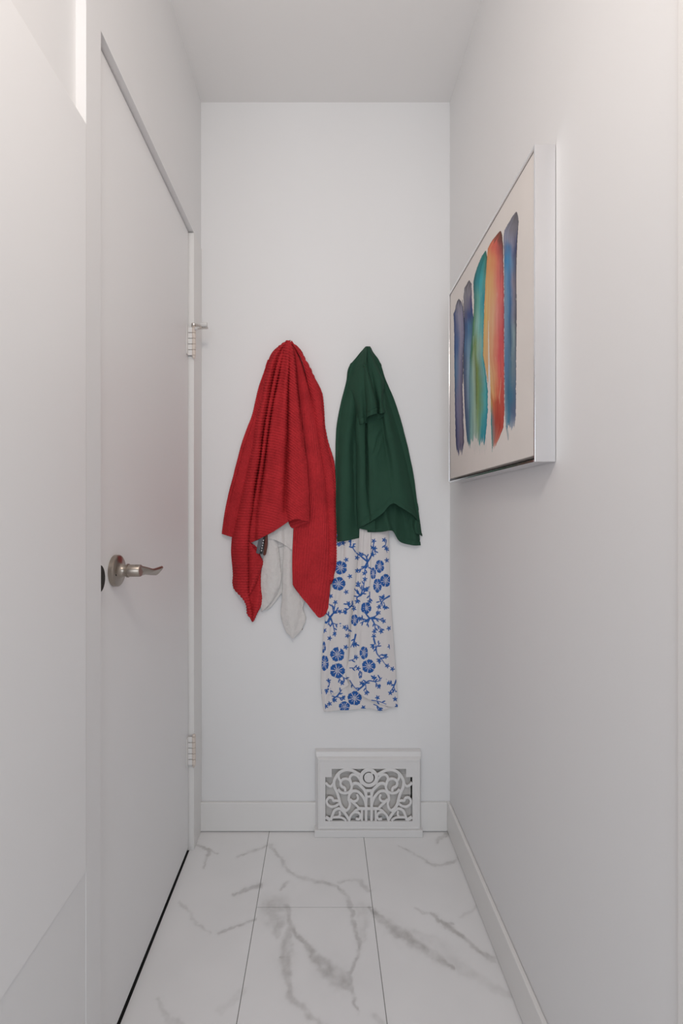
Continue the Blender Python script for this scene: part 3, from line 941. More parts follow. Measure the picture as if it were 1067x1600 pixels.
# middle: second narrow fold, broad panel, slanting panel with the turned corner
parts.append(red_sheet(crease(crease([
    [(448, 532, 4.6), (441, 543, 4.4), (436, 556, 4.0), (425, 596, 3.0), (418, 634, 2.6), (411, 674, 2.2), (405, 716, 2.0), (397, 760, 2.0), (391, 802, 2.0), (388, 830, 2.1), (386, 852, 2.2)],
    [(448.5, 532, 5.2), (443, 543, 5.2), (438, 557, 5.0), (428, 600, 4.4), (421.5, 634, 4.2), (415, 674, 4.2), (410, 712, 4.1), (404, 754, 3.9), (397, 795, 3.6), (392, 826, 3.4), (390, 849, 3.2)],
    [(449, 532, 5.4), (445, 543, 5.3), (441, 560, 4.8), (433, 598, 3.3), (427, 624, 3.0), (420.5, 664, 2.9), (416, 700, 2.9), (412, 732, 3.0), (407, 766, 3.2), (401, 806, 3.4), (399, 845, 3.2)],
    [(449.5, 532, 5.6), (447, 542, 5.8), (445, 562, 5.4), (439, 600, 4.6), (434, 634, 4.4), (428, 672, 4.4), (424, 708, 4.4), (420, 744, 4.5), (416, 780, 4.5), (412, 812, 4.3), (411, 839, 4.0)],
    [(450, 532, 5.6), (449.5, 542, 6.0), (449, 562, 5.9), (445, 604, 5.3), (442, 640, 5.1), (438, 676, 5.0), (435, 712, 5.0), (432, 750, 5.0), (430, 782, 5.0), (429, 808, 4.8), (429, 829.5, 4.6)],
    [(451, 532, 5.6), (451.5, 541, 6.0), (452, 560, 5.7), (450.5, 606, 4.3), (450, 646, 3.9), (449.5, 686, 3.7), (447.5, 734, 3.7), (446.5, 770, 3.8), (446, 796, 4.1), (449, 807, 4.5), (450.5, 815, 4.5)],
    [(452, 532, 5.6), (454, 541, 6.0), (456, 562, 5.8), (457, 606, 5.2), (459, 646, 5.2), (461, 686, 5.2), (462, 730, 5.3), (463, 768, 5.4), (463, 792, 5.4), (463, 803, 5.4), (463, 811, 5.4)],
    [(453, 532, 5.4), (457, 545, 5.6), (460, 566, 5.4), (463, 606, 5.0), (467, 646, 5.0), (470, 686, 5.1), (474, 736, 5.2), (476, 770, 5.3), (477, 794, 5.3), (477, 806, 5.3), (477, 814, 5.3)],
    [(453, 532.5, 5.0), (458, 546, 4.8), (462, 568, 4.4), (465, 606, 4.1), (469.5, 646, 4.3), (475, 690, 4.5), (480, 736, 4.7), (482.5, 770, 4.8), (483, 794, 4.8), (483.5, 806, 4.8), (483.5, 815, 4.8)],
], 5), 2), c_phase))
# underside of the turned corner
parts.append(red_sheet([
    [(447, 802, 3.0), (449, 810, 3.0), (452, 819, 3.2)],
    [(456, 802, 3.4), (456, 812, 3.4), (456.5, 825, 3.5)],
    [(470, 804, 3.9), (470, 812, 3.9), (470, 820.5, 3.9)],
    [(483, 806, 4.3), (483, 812, 4.3), (483.3, 816, 4.3)],
], slanted(-0.3), amp=0.001))
# right panel with upright ribs
parts.append(red_sheet(lower([
    [(453, 536, 4.6), (457, 552, 4.0), (461, 600, 3.0), (464, 660, 2.6), (466, 720, 2.9), (461, 790, 3.6), (458, 840, 3.9), (457, 880, 3.9), (458, 914, 3.7)],
    [(454, 536, 5.0), (463, 562, 4.6), (471, 615, 4.3), (476, 680, 3.9), (480, 750, 3.7), (474, 820, 3.4), (469, 880, 3.2), (468, 929, 2.8)],
    [(455, 536, 5.0), (466, 566, 4.7), (476, 620, 4.7), (484, 690, 4.5), (490, 755, 4.3), (487, 825, 3.9), (483, 890, 3.6), (480, 943, 3.1)],
    [(456, 536, 4.8), (468, 567, 4.2), (479, 604, 3.8), (489, 650, 3.6), (496, 695, 3.9), (502, 755, 4.2), (501, 830, 4.1), (497, 900, 3.8), (490, 956, 3.2)],
    [(457, 537, 4.2), (470, 567, 3.3), (481, 603, 2.8), (491, 640, 2.7), (498, 690, 3.1), (506, 750, 3.5), (509, 830, 3.7), (507, 900, 3.4), (499, 965, 2.8)],
    [(457, 537, 3.8), (471, 568, 2.8), (482, 604, 2.3), (493, 642, 2.2), (500, 692, 2.5), (509, 760, 2.8), (514, 830, 2.9), (515, 900, 2.7), (507, 961, 2.3)],
    [(458, 537, 3.4), (472, 568, 2.4), (483, 604, 1.9), (494, 642, 1.8), (502, 694, 2.0), (511, 762, 2.2), (516, 835, 2.2), (516.5, 905, 2.1), (513, 950, 1.9)],
], 0.74), lambda px, py, u, v: u * 74 + 0.02 * py, amp=0.0011))
# edge behind, right
parts.append(red_sheet([
    [(454, 534, 4.4), (468, 556, 3.2), (482, 604, 2.4), (491, 650, 2.0), (499, 715, 1.8), (506, 780, 1.6), (511, 840, 1.5), (513, 900, 1.3)],
    [(455, 533, 4.2), (471, 554, 3.2), (489, 604, 2.8), (497, 645, 2.4), (503, 700, 2.0), (513, 760, 1.9), (518, 835, 1.9), (517, 908, 1.6)],
    [(455, 534, 3.8), (475, 560, 2.6), (496, 606, 2.4), (502, 640, 2.2), (507, 695, 1.9), (518, 745, 1.8), (522, 820, 1.8), (520.5, 905, 1.5)],
    [(454, 534, 3.2), (470, 547, 1.8), (479, 568, 1.3), (490, 590, 1.1), (503, 614, 1.0), (505.5, 634, 0.95), (507, 660, 0.9), (512, 689, 0.9), (522, 722, 0.9), (524, 745, 0.9), (524, 790, 0.9), (525.5, 848, 0.9), (525, 886, 0.9), (517, 913, 0.9)],
], slanted(1.1), amp=0.0014))
# lower right leaf of the long fold and the corner behind it
parts.append(red_sheet([
    [(386, 844, 2.5), (387, 880, 2.5), (388, 912, 2.4), (389.5, 930, 2.2)],
    [(391, 848, 2.7), (393, 882, 2.9), (394, 908, 2.8), (391, 926, 2.4)],
    [(397, 858, 2.6), (400, 884, 2.9), (400, 904, 2.7), (393, 922, 2.3)],
    [(403, 864, 2.3), (408, 880, 2.4), (405, 896, 2.3), (396, 919, 2.1)],
    [(406, 867, 2.0), (411, 879, 2.0), (406, 893, 2.0), (400, 913, 1.9)],
], slanted(0.0), amp=0.0012))
parts.append(red_sheet([
    [(388, 846, 1.6), (387, 880, 1.5), (386, 915, 1.5), (386, 938, 1.5), (389, 958, 1.4)],
    [(395, 850, 1.5), (396, 885, 1.3), (396, 920, 1.3), (394, 942, 1.4), (393.5, 968, 1.5)],
    [(402, 856, 1.5), (404, 885, 1.5), (404, 920, 1.6), (402, 940, 1.8), (396, 971, 1.8)],
    [(406, 862, 1.2), (407.5, 885, 1.2), (407.5, 915, 1.3), (408, 945, 1.4), (400, 962, 1.5)],
], slanted(0.1), amp=0.0012))
V, Q, C = merge(parts)
towel = add('bath_towel', mesh_from('bath_towel', V, quads=Q, colors=C), M_RED,
            label='red ribbed bath towel draped in folds on the end wall', cat='towel')


def strip_part(name, cols, m, parent, th=0.0006, **kw):
    V, Q, C = sheet(cols, res=1.0, th=th)
    return add(name, mesh_from(name, V, quads=Q), m, parent, **kw)


tag = strip_part('care_tag', [[(405, 836, 3.2), (403, 848, 3.0), (400, 864, 2.8)], [(412, 836, 3.3), (409, 850, 3.1), (405, 866, 2.9)]], M_TAGG, towel, label='small grey and black care tag')
strip_part('tag_band', [[(411.2, 836, 3.25), (408.8, 850, 3.05), (405.4, 865, 2.9)], [(414.5, 836, 3.2), (412.5, 850, 3.0), (410, 866, 2.85)]], M_TAGK, tag)
for k in range(5):
    y0 = 843 + 4.0 * k
    xo = 411.0 - 0.19 * (y0 - 843)
    strip_part('print_mark', [[(xo, y0, 3.25), (xo - 0.5, y0 + 2.2, 3.25)], [(xo + 1.5, y0 + 0.6, 3.25), (xo + 1.0, y0 + 2.8, 3.25)]], M_TAGW, tag, th=0.0003)
strip_part('hanging_loop', [[(412.5, 834, 2.9), (413, 850, 2.7), (411, 867, 2.5)], [(415.2, 834, 3.1), (415.5, 850, 2.9), (413, 868, 2.7)], [(418.2, 834, 2.9), (418, 850, 2.7), (415.5, 866, 2.5)]], M_TAGB, towel, label='brown fabric loop')

# ---- white towel underneath
wd = lambda px, py, u, v: 0.0010 * fbm(px * 0.06, py * 0.05) + 0.0009 * fbm(px * 0.2 + 5, py * 0.16) + 0.0005 * noise2(px * 1.3, py * 1.3)
wparts = []
ws = lambda cols, **kw: wparts.append(sheet(cols, res=0.9, disp=wd, th=0.003, relief=1.4, **kw))
ws([[(408, 790, 2.4), (413, 820, 2.4), (417, 842, 2.4)], [(420, 790, 2.7), (424, 820, 2.7), (428, 843.5, 2.7)], [(432, 790, 2.8), (436, 820, 2.9), (439, 848, 3.0)],
    [(446, 790, 2.4), (446.5, 820, 2.3), (447, 853, 2.4)], [(455, 790, 2.7), (456, 820, 2.7), (456, 859, 2.8)], [(466, 790, 2.2), (466, 820, 2.2), (465, 860, 2.2)]])
ws([[(412, 800, 1.6), (414, 845, 1.6), (411, 875, 1.6), (408, 895, 1.5), (407, 920, 1.4), (408, 956, 1.3)], [(420, 800, 2.0), (421, 845, 2.1), (420, 885, 2.2), (418, 915, 2.1), (413, 952, 1.7)],
    [(428, 800, 2.0), (429, 845, 2.1), (431, 885, 2.3), (430, 915, 2.2), (421, 944, 1.8)], [(433, 800, 1.6), (434, 850, 1.7), (437.5, 882, 1.8), (438.5, 910, 1.7), (431, 931, 1.5)]])
ws([[(407, 880, 0.9), (407, 920, 0.9), (408, 954, 0.9)], [(425, 870, 1.0), (427, 910, 1.0), (420, 951, 1.0)], [(440, 850, 0.9), (441.5, 890, 0.9), (441, 925, 0.9)]])
ws([[(444.5, 810, 1.6), (443.5, 850, 1.6), (442, 880, 1.6), (441.5, 920, 1.6), (440.5, 970, 1.5), (448, 989, 1.4)], [(450, 810, 2.0), (450, 850, 2.1), (450, 890, 2.3), (450, 930, 2.4), (450, 970, 2.2), (453, 993, 1.8)],
    [(458, 810, 2.1), (458, 850, 2.1), (459, 890, 2.0), (460, 930, 2.0), (459, 970, 2.2), (457, 998, 1.9)], [(466, 810, 1.8), (466, 850, 1.8), (466, 890, 1.8), (467, 925, 1.6), (468, 960, 1.7), (463, 993, 1.6)],
    [(468, 810, 1.5), (469, 850, 1.5), (470, 890, 1.5), (470, 930, 1.3), (474, 955, 1.4), (477.5, 965, 1.4), (472, 983, 1.3)]])
ws([[(462, 900, 1.1), (464, 925, 1.0), (466, 945, 0.95)], [(470, 900, 1.4), (472, 928, 1.3), (472, 950, 1.1)], [(474, 905, 1.2), (478, 935, 1.1), (474, 946, 1.0)]])
ws([[(430, 820, 0.85), (432, 860, 0.85), (436, 925, 0.85)], [(440, 820, 0.9), (440, 860, 0.95), (440, 928, 0.9)], [(448, 820, 0.85), (448, 860, 0.85), (446, 928, 0.85)]])
ws([[(431, 835, 1.3), (432, 848, 1.3), (433, 855, 1.2)], [(438, 835, 1.5), (438, 848, 1.5), (439, 854, 1.5)], [(446, 835, 1.4), (446, 846, 1.4), (446, 850, 1.4)]])
V, Q, C = merge(wparts)
add('hand_towel', mesh_from('hand_towel', V, quads=Q), M_WTOWEL, label='white terry towel hanging underneath the red towel', cat='towel')

# ---- green T-shirt
hemg = lambda v, at, w_: -0.0010 * np.exp(-((v - at) / w_) ** 2)


def gd(px, py, u, v):
    return 0.0012 * fbm(px * 0.05, py * 0.018) + 0.0005 * fbm(px * 0.16, py * 0.06)


def gdh(at, w_=0.006, k=1.0):
    return lambda px, py, u, v: gd(px, py, u, v) * k + hemg(v, at, w_) * 1.6


def gd_front(px, py, u, v):
    pucker = 0.0020 * np.sin((px * 0.9 + py * 0.45) * 0.55 + 2 * noise2(px * 0.05, py * 0.05)) * np.exp(-((px - 587) / 11) ** 2 - ((py - 688) / 28) ** 2)
    seam = -0.0012 * np.exp(-((px - np.interp(py, [680, 720, 755, 787], [599, 606, 611, 615])) / 1.1) ** 2) * (py > 680)
    return gdh(0.964)(px, py, u, v) + pucker + seam


def gd_sleeve(px, py, u, v):
    arc = 571.5 + ((px - 570) / 22.0) ** 2 * 10
    return gdh(0.925, 0.008)(px, py, u, v) - 0.0016 * np.exp(-((py - arc) / 1.3) ** 2)


gparts = []
gs = lambda cols, d=gd, **kw: gparts.append(sheet(cols, res=1.0, disp=d, th=0.0012, relief=1.9, **kw))
# back of the body
gs([[(570.5, 541, 2.6), (556, 559, 1.6), (544.5, 574, 1.1), (541, 594, 1.0), (530, 640, 1.0), (525.5, 668, 1.0), (524, 720, 1.0), (524, 780, 1.0), (524, 847, 1.0)],
    [(571.5, 541, 3.6), (559, 566, 2.8), (549, 600, 2.3), (540, 650, 2.1), (534, 720, 2.2), (533, 780, 2.3), (533, 846, 2.3)],
    [(572.5, 541, 4.2), (562, 574, 3.3), (553, 625, 2.5), (546, 680, 2.3), (546, 740, 2.3), (546, 790, 2.3), (546, 844, 2.3)],
    [(573.5, 541, 4.4), (566, 580, 3.0), (559, 640, 1.7), (553, 690, 1.4), (555, 740, 1.2), (556, 790, 1.2), (559, 841, 1.4)],
    [(574.5, 541, 4.2), (572, 600, 2.4), (570, 690, 1.3), (571, 770, 1.3), (573, 838, 1.5)],
    [(575.5, 541, 4.0), (582, 600, 2.2), (588, 700, 1.2), (590, 780, 1.2), (590, 830, 1.4)]], gdh(0.966))
# front of the body, from the upright crease to the right outline
gs(crease([[(572, 541, 4.6), (563, 590, 3.6), (556.5, 650, 3.0), (557, 720, 2.9), (557, 780, 2.9), (558, 826, 2.9)],
    [(572.5, 541, 5.0), (566, 596, 4.0), (561, 655, 3.5), (562, 726, 3.5), (562, 780, 3.5), (563, 823.5, 3.6)],
    [(573, 541, 5.2), (569, 600, 4.1), (568, 660, 3.6), (569, 730, 3.6), (569, 780, 3.6), (571, 820, 3.8)],
    [(574, 541, 5.0), (572, 615, 3.2), (572, 665, 2.5), (573, 725, 2.6), (574.5, 785, 3.3), (578, 816, 3.9)],
    [(575, 541, 5.0), (577, 620, 3.7), (578, 680, 3.6), (581, 740, 3.9), (583, 780, 4.1), (585, 811.5, 4.3)],
    [(576, 541, 5.0), (583, 615, 3.8), (588, 680, 3.6), (593, 735, 3.9), (597, 772, 4.3), (599, 801, 4.6)],
    [(576.5, 541, 5.0), (588, 605, 3.7), (596, 680, 3.2), (603, 720, 3.4), (608, 755, 4.1), (611, 788, 4.9)],
    [(577, 541, 4.9), (590, 603, 3.7), (599, 678, 3.0), (606, 720, 3.3), (611, 755, 4.1), (615, 786.5, 5.0)],
    [(577.5, 541, 4.7), (593, 604, 3.8), (605, 680, 3.7), (613, 722, 3.9), (619, 762, 4.5), (624, 791.5, 5.1)],
    [(578, 541, 4.4), (597, 610, 3.5), (611, 680, 3.7), (621, 730, 4.0), (629, 772, 4.4), (635, 798, 4.8)],
    [(578.5, 541, 3.8), (600, 610, 2.5), (617, 672, 2.5), (630, 722, 2.7), (640, 772, 3.1), (647, 806.5, 3.6)],
    [(579, 541, 2.8), (582, 548, 2.2), (591, 561, 1.5), (603, 593, 1.0), (617, 627, 1.0), (633, 682, 1.0), (645, 735, 1.0), (652.5, 788, 1.2), (657, 820, 1.6)]], 3), gd_front)
# inner side of the back, seen under the raised hem
gs([[(570, 780, 1.4), (572, 812, 1.9), (574, 831.5, 2.3)], [(584, 780, 1.2), (585, 812, 1.9), (587, 831.5, 2.5)], [(592, 780, 1.6), (594, 806, 2.2), (597, 831, 2.9)], [(602, 778, 1.9), (603, 804, 2.8), (609, 829, 3.4)], [(610, 778, 1.5), (609, 806, 2.2), (614, 829.5, 2.9)],
    [(618, 780, 1.6), (617, 810, 2.4), (620, 840, 2.8)], [(626, 785, 1.2), (626, 818, 1.8), (626, 847, 2.4)], [(636, 790, 1.0), (637, 822, 1.4), (639, 851, 2.0)], [(645, 795, 1.3), (647, 824, 2.0), (649, 852.5, 2.3)], [(652, 800, 1.0), (654, 826, 1.1), (657, 852, 1.2)]], gdh(0.87, 0.02, 1.6))
# curled corner at the right
gs([[(644, 812, 2.0), (643.5, 822, 1.9), (645, 831, 1.7)], [(650, 813, 2.9), (649, 824, 2.7), (651, 834, 2.4)], [(655, 816, 2.4), (655.5, 826, 2.2), (657, 836, 1.9)], [(657, 819, 1.5), (658, 828, 1.4), (659.5, 838, 1.2)]])
# folded triangle at the lower crease
gs([[(558.5, 825.5, 2.6), (562, 826, 2.6), (566, 827, 2.6)], [(572, 820, 2.9), (574, 825, 2.9), (577, 829, 2.8)], [(586, 812, 3.1), (586.5, 824, 3.0), (587, 831.5, 2.8)]])
# turned-in back collar at the hook
V, Q, C = merge(gparts)
shirt = add('t_shirt', mesh_from('t_shirt', V, quads=Q), M_GREEN, label='dark green short-sleeved T-shirt hung up by its shoulder', cat='shirt')
gparts = []
gs([[(570.5, 543, 4.8), (562, 560, 4.2), (553, 580, 3.7), (544.5, 604, 3.4), (551, 628, 3.5), (556, 646, 3.6), (561, 664, 3.6)],
    [(571.5, 543, 5.2), (565, 564, 5.0), (558, 586, 4.9), (555, 610, 4.9), (559, 634, 5.0), (563, 663, 5.0)],
    [(572, 543, 5.5), (567, 567, 5.6), (564, 588, 5.6), (563, 612, 5.6), (565, 636, 5.5), (568, 661.5, 5.3)],
    [(572.5, 543, 5.6), (568.5, 568, 5.9), (568, 590, 5.8), (569, 614, 5.5), (570, 636, 5.2), (571, 659, 4.8)],
    [(573, 543, 5.7), (570, 568, 6.3), (571, 590, 6.2), (573, 614, 6.2), (574.5, 634, 6.2), (573.5, 652, 6.0)],
    [(573.5, 543, 5.7), (572, 569, 6.5), (575, 592, 6.6), (578.5, 614, 6.8), (581, 632, 6.9), (581, 648.5, 6.9)],
    [(574, 543, 5.6), (573.6, 571, 6.2), (578, 592, 6.3), (583, 614, 6.4), (587, 632, 6.4), (588.4, 646, 6.4)],
    [(575, 543, 5.4), (575, 572, 5.0), (580, 592, 4.7), (585, 614, 4.6), (589, 634, 4.6), (589.5, 645, 4.6)],
    [(576, 543, 5.3), (580, 572, 5.1), (586, 590, 5.2), (590, 612, 5.4), (593, 632, 5.7), (593.5, 646.5, 5.8)],
    [(577, 543, 5.0), (586, 573, 5.1), (594, 588, 5.2), (596.5, 608, 5.4), (596.5, 630, 5.8), (598.5, 645.5, 5.9)],
    [(578, 543, 4.4), (590, 574, 4.2), (600.5, 597, 4.1), (599, 618, 4.3), (598.5, 632, 4.6), (602, 643.5, 4.8)]], gd_sleeve)
# underside of the sleeve opening
gs([[(562, 640, 3.5), (563, 662, 3.5)], [(570, 636, 3.4), (573, 661, 3.7)], [(580, 632, 3.4), (584, 657, 3.8)], [(590, 632, 3.4), (593, 654, 3.8)], [(598, 632, 3.8), (602, 649, 3.9)]])
V, Q, C = merge(gparts)
add('sleeve', mesh_from('sleeve', V, quads=Q), M_GREEN, shirt)
nub = MB().tube([P(566.5, 569, -0.066), P(570, 571.5, -0.070), P(574.5, 572.5, -0.069)], [0.002, 0.0036, 0.002], 10)
nub.build('shoulder_pucker', M_GREEN, shirt, smooth=True)

# ---- white cloth with blue flower print
FLW = [(532, 887, 10, 10.5), (529, 912, 10.5, 10.5), (593, 885, 7, 10), (602.5, 907, 8.5, 10), (589.6, 915, 6.5, 11), (583, 896, 4.5, 9), (554, 969, 5.5, 9), (527, 1022.5, 11, 11), (527, 1048, 11.5, 11.5),
       (568.5, 1020, 6.5, 10), (576, 1041, 10.5, 10.5), (507, 1036, 6.5, 12), (554, 1091, 11, 11), (505, 1011, 4, 9), (538, 1104, 8.5, 8), (572, 950, 8, 9), (563, 1054, 3, 6)]
STAR = [(375, 90), (410, 250), (375, 400), (225, 440), (165, 770), (270, 500), (315, 590), (360, 590), (395, 510), (300, 725), (265, 805), (360, 740), (385, 820), (370, 930), (215, 845), (480, 70), (515, 30), (630, 40), (480, 195),
        (550, 220), (555, 275), (490, 320), (570, 375), (480, 490), (600, 490), (765, 95), (725, 455), (690, 545), (750, 550), (685, 600), (735, 680), (710, 780), (645, 780), (785, 750), (795, 925), (640, 825), (630, 925), (690, 1060),
        (755, 1020), (770, 1110), (820, 1140), (465, 905), (470, 1030), (490, 1135), (640, 1220), (525, 1275), (570, 1370), (690, 1310), (740, 1245), (785, 1275), (800, 1370), (845, 1430), (205, 1255), (185, 1345), (145, 1360), (335, 1275),
        (345, 1420), (265, 1440), (215, 1475), (180, 1500), (675, 1415), (505, 660), (450, 560), (540, 1510), (700, 1530), (865, 1495), (300, -60), (420, -90), (440, -40), (380, -120), (640, -90), (650, -20), (740, -100), (760, -20), (280, -130), (345, -70)]
BR = [[(220, 640), (250, 600), (265, 520)], [(220, 640), (290, 580), (315, 590)], [(220, 640), (180, 600)], [(220, 640), (180, 700), (165, 660)], [(220, 640), (250, 720), (265, 800)], [(250, 700), (300, 720)], [(250, 600), (238, 520)], [(220, 660), (200, 715)],
      [(580, 110), (520, 60), (470, 20), (430, -40), (400, -110)], [(580, 110), (560, 50), (520, 30)], [(580, 110), (600, 80), (625, 20), (640, -80)], [(580, 110), (540, 170), (480, 190)], [(580, 110), (555, 180), (550, 220)], [(580, 120), (590, 170)],
      [(515, 430), (540, 350), (555, 280)], [(530, 390), (490, 330)], [(540, 360), (575, 370)], [(515, 430), (480, 405), (482, 375)], [(515, 430), (480, 450), (480, 490)], [(515, 430), (560, 390)], [(600, 400), (600, 490)],
      [(600, 655), (560, 600), (550, 520)], [(600, 655), (550, 680), (510, 700)], [(600, 655), (660, 630), (690, 595)], [(620, 655), (680, 660), (735, 680)], [(620, 655), (650, 720), (650, 780)], [(650, 710), (700, 740), (715, 780)], [(540, 670), (505, 640)], [(600, 655), (570, 720)],
      [(790, 440), (740, 470), (690, 540)], [(740, 470), (725, 450)], [(735, 500), (755, 550)], [(720, 500), (700, 490)], [(410, 545), (380, 510)], [(410, 550), (360, 590)], [(410, 545), (440, 515)],
      [(640, 850), (660, 930), (670, 990), (710, 1040), (760, 1110)], [(650, 900), (630, 920)], [(660, 940), (700, 890)], [(690, 1020), (720, 1000), (750, 1020)], [(710, 1040), (690, 1060)], [(465, 810), (450, 870), (420, 930)], [(450, 860), (470, 910)],
      [(490, 1340), (540, 1300), (590, 1255), (650, 1260), (740, 1245)], [(590, 1260), (530, 1275)], [(560, 1290), (570, 1365)], [(650, 1260), (690, 1310)], [(640, 1255), (640, 1220)], [(690, 1255), (700, 1220)], [(855, 1250), (830, 1310), (800, 1360)],
      [(830, 1300), (785, 1270)], [(830, 1310), (850, 1360)], [(410, 1250), (450, 1310), (490, 1350)], [(405, 1060), (440, 1050), (470, 1030)], [(410, 1130), (460, 1130)], [(210, 1260), (215, 1340), (230, 1380)], [(220, 1330), (185, 1350)],
      [(290, 1400), (330, 1340)], [(290, 1400), (240, 1430)], [(290, 1410), (340, 1420)], [(620, 1440), (680, 1450), (760, 1480)], [(640, 1480), (680, 1500), (700, 1530)], [(385, 720), (400, 780)], [(300, 1215), (330, 1270)], [(330, 1210), (380, 1240)],
      [(640, -80), (640, -20), (660, 40)], [(400, -110), (330, -80), (290, -60)], [(400, -90), (440, -50)], [(760, -90), (750, -30), (770, 20)]]
THICK = {(220, 640), (580, 110), (515, 430), (600, 655), (620, 655), (410, 545), (490, 1340), (640, 850), (465, 810), (790, 440), (290, 1400), (855, 1250)}
cv = lambda p: (480 + p[0] / 6.156, 860 + p[1] / 6.154)
WHITE, BLUE = lin((226, 221, 220)), lin((50, 100, 174))


def ell(px, py, c, a, b, ang):
    x, y = px - c[0], py - c[1]
    u_, v_ = x * math.cos(ang) + y * math.sin(ang), -x * math.sin(ang) + y * math.cos(ang)
    return (u_ / a) ** 2 + (v_ / b) ** 2


def print_mask(px, py):
    px, py = px.ravel(), py.ravel()
    m = np.zeros(len(px))

    def near(x0, y0, x1, y1, pad):
        return np.where((px > min(x0, x1) - pad) & (px < max(x0, x1) + pad) & (py > min(y0, y1) - pad) & (py < max(y0, y1) + pad))[0]
    for fi, (fx, fy, rx, ry) in enumerate(FLW):
        i = near(fx, fy, fx, fy, 14)
        if not len(i):
            continue
        x, y = (px[i] - fx) / rx, (py[i] - fy) / ry
        r, a = np.hypot(x, y), np.arctan2(y, x) + fi * 0.7
        k5 = np.mod(a / (2 * math.pi) * 5, 1.0) - 0.5
        ins = r < (1.0 + 0.035 * np.cos(k5 * 2 * math.pi) + 0.03 * np.cos(a * 15))
        gap = (np.abs(np.abs(k5) - 0.5) * r < 0.036) & (r > 0.12)                 # white lines between petals
        vein_ = (np.abs(k5) * r < 0.026) & (r > 0.14) & (r < 0.62)
        vein2 = (np.abs(np.abs(k5) - 0.16 * np.clip((r - 0.3) * 3, 0, 1)) * r < 0.018) & (r > 0.36) & (r < 0.60)
        heart = r < 0.07
        ok = ins & ~gap & ~vein_ & ~heart
        m[i] = np.where(ins, np.where(ok, 1.0, 0.0), m[i])
    for si, s in enumerate(STAR):
        cx, cy = cv(s)
        i = near(cx, cy, cx, cy, 7)
        if not len(i):
            continue
        x, y = px[i] - cx, py[i] - cy
        r, a = np.hypot(x, y), np.arctan2(y, x) + si * 1.3
        k5 = np.abs(np.mod(a / (2 * math.pi) * 5, 1.0) - 0.5) * 2
        m[i] = np.maximum(m[i], np.clip((1.2 + 3.1 * (1 - k5) ** 0.8 - r) / 0.7 + 0.5, 0, 1))
    for bi, br in enumerate(BR):
        pts = [cv(p) for p in br]
        th_ = 1.45 if br[0] in THICK else 0.8
        L = smooth_line(pts, 1.5)
        for k in range(len(L) - 1):
            A, B = L[k], L[k + 1]
            i = near(A[0], A[1], B[0], B[1], 3)
            if not len(i):
                continue
            ab = B - A
            t = np.clip(((px[i] - A[0]) * ab[0] + (py[i] - A[1]) * ab[1]) / (ab @ ab + 1e-9), 0, 1)
            ds = np.hypot(px[i] - A[0] - t * ab[0], py[i] - A[1] - t * ab[1])
            f = (k + t) / len(L)
            m[i] = np.maximum(m[i], np.clip((th_ * (1 - f) + 0.5 * f - ds) / 0.6 + 0.5, 0, 1))
        for k, side in ((len(L) // 3, 1), (2 * len(L) // 3, -1)):                  # leaves
            A = L[k]
            tg = L[min(k + 1, len(L) - 1)] - L[max(k - 1, 0)]
            an = math.atan2(tg[1], tg[0]) + side * 0.75
            c = A + 3.6 * np.array([math.cos(an), math.sin(an)])
            i = near(c[0], c[1], c[0], c[1], 6)
            if len(i):
                m[i] = np.maximum(m[i], (ell(px[i], py[i], c, 3.1, 1.05, an) < 1).astype(float))
    return m


def print_color(dx=0.0, dy=0.0, k=1.0):
    def f(px, py, u, v, dsp):
        m = (print_mask(px + dx, py + dy) * k).reshape(px.shape)
        tone = 0.93 + 0.12 * noise2(px * 0.6, py * 0.6)
        return WHITE[None, None] * (1 - m[..., None]) + BLUE[None, None] * (m * tone)[..., None]
    return f


fd = lambda px, py, u, v: 0.0011 * fbm(px * 0.07, py * 0.014) + 0.0004 * fbm(px * 0.2, py * 0.06)
fparts = []
fsx = lambda cols, c, **kw: fparts.append(sheet(cols, res=0.62, disp=fd, th=0.0010, color=c, back_color=WHITE, **kw))
# back layer
fsx([[(527, 814, 0.9), (525, 840, 0.9), (523, 890, 0.9), (513, 940, 0.9), (507, 975, 0.9), (503, 1030, 0.9), (502, 1080, 0.9), (506, 1112, 0.9)],
     [(533, 814, 0.9), (531, 840, 1.3), (529, 890, 1.3), (521, 940, 1.3), (515, 980, 1.3), (510, 1030, 1.3), (509, 1080, 1.3), (511, 1112, 1.3)],
     [(536, 814, 0.9), (535, 840, 0.9), (533, 890, 0.9), (525, 940, 0.9), (517, 985, 0.9), (515, 1030, 0.9), (514, 1080, 0.9), (516, 1111.5, 0.9)],
     [(540, 814, 0.9), (540, 840, 1.5), (539, 890, 1.6), (533, 940, 1.6), (528, 985, 1.6), (526, 1030, 1.7), (525, 1080, 1.6), (528, 1110, 1.5)],
     [(552, 814, 0.9), (552, 840, 1.5), (550, 890, 1.6), (547, 940, 1.6), (542, 985, 1.6), (540, 1030, 1.6), (540, 1080, 1.5), (546, 1109.5, 1.4)],
     [(560, 814, 0.9), (560, 840, 0.9), (558, 890, 0.9), (553, 940, 0.9), (548, 985, 0.9), (546, 1030, 0.9), (548, 1080, 1.0), (556, 1108.5, 1.0)],
     [(575, 814, 0.9), (576, 840, 1.0), (574, 890, 1.0), (570, 940, 1.0), (566, 985, 1.0), (566, 1030, 1.0), (570, 1080, 1.1), (576, 1106.5, 1.2)],
     [(600, 814, 0.9), (600, 840, 0.9), (600, 890, 0.9), (600, 940, 0.9), (600, 985, 0.9), (600, 1030, 0.9), (598, 1080, 1.0), (599, 1110.5, 1.1)],
     [(604, 814, 0.9), (604, 840, 0.8), (606, 890, 0.8), (608, 940, 0.8), (610, 985, 0.8), (612, 1030, 0.8), (612, 1080, 0.9), (613, 1106, 0.9)]], print_color())
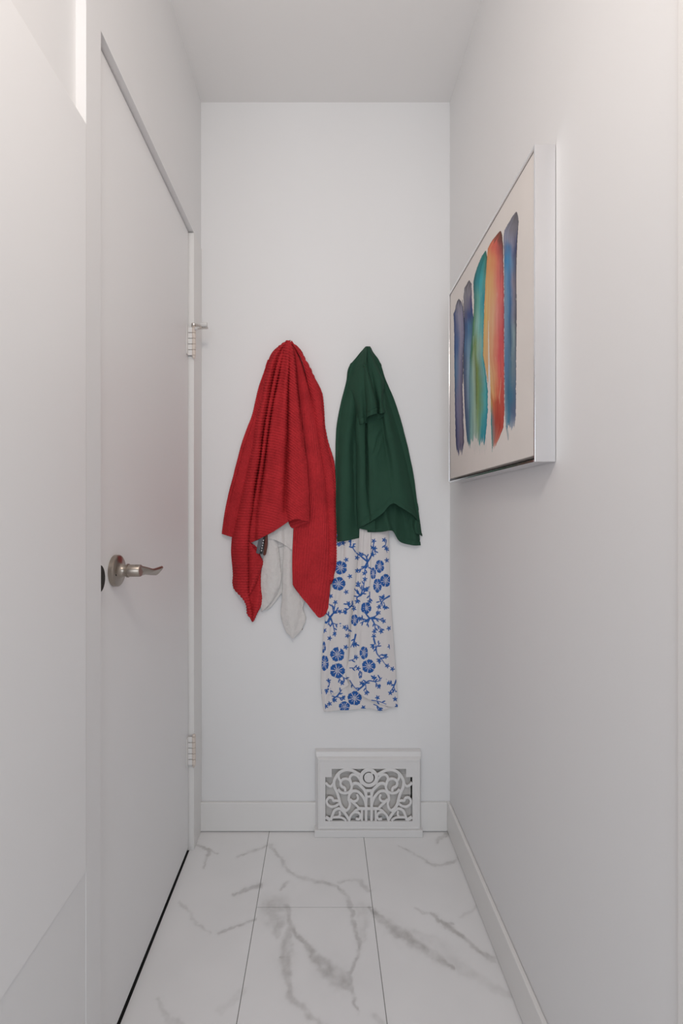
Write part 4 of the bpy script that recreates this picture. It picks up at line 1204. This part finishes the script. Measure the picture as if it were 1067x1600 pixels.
# front wrap on the right with its slanting hem
fsx([[(562, 814, 0.9), (561, 840, 1.5), (558, 890, 1.5), (553, 940, 1.5), (548, 985, 1.5), (545, 1030, 1.5), (540, 1054, 1.5)],
     [(567, 814, 0.9), (566, 840, 2.1), (563, 890, 2.1), (558, 940, 2.1), (554, 985, 2.1), (551, 1035, 2.1), (549, 1068, 2.1)],
     [(571, 814, 0.9), (571, 840, 1.7), (569, 890, 1.7), (565, 940, 1.6), (561, 985, 1.6), (559.5, 1035, 1.6), (559, 1081, 1.7)],
     [(577, 814, 0.9), (577, 840, 2.3), (576, 890, 2.3), (571, 940, 2.2), (566, 985, 2.2), (564, 1035, 2.2), (566, 1087, 2.2)],
     [(581, 814, 0.9), (581, 840, 1.6), (580, 890, 1.7), (579, 940, 1.9), (579, 985, 2.1), (580, 1035, 2.2), (582, 1095, 2.1)],
     [(590, 814, 0.9), (590, 840, 2.1), (590, 890, 2.1), (592, 940, 2.1), (594, 985, 2.1), (597, 1035, 2.1), (600, 1102, 1.9)],
     [(601, 814, 0.9), (602, 840, 1.6), (603, 890, 1.6), (605, 940, 1.6), (607, 985, 1.6), (610, 1035, 1.6), (613, 1105, 1.4)],
     [(606, 814, 0.9), (607, 832, 1.0), (608.5, 880, 1.0), (611, 940, 1.0), (614, 985, 1.0), (618, 1045, 1.0), (621.5, 1105, 1.0)]], print_color())
# left wrap corner turned over near the bottom
fsx([[(513, 1035, 0.9), (513, 1068, 0.9), (512, 1086, 1.0)], [(521, 1030, 1.0), (521, 1064, 1.5), (521, 1084, 1.7)], [(530, 1030, 1.0), (531, 1060, 1.9), (533, 1078, 2.0)], [(536, 1030, 1.0), (540, 1056, 1.9), (545, 1070, 2.0)]], print_color())
# small turned tip at the lower right
fsx([[(584, 1092, 1.4), (590, 1100, 1.4), (597, 1110, 1.4)], [(596, 1096, 1.5), (602, 1102, 1.5), (607, 1107.5, 1.4)]], print_color())
V, Q, C = merge(fparts)
add('printed_sarong', mesh_from('printed_sarong', V, quads=Q, colors=C), M_PRINT, label='white cloth with blue flower print hanging below the green shirt', cat='cloth')
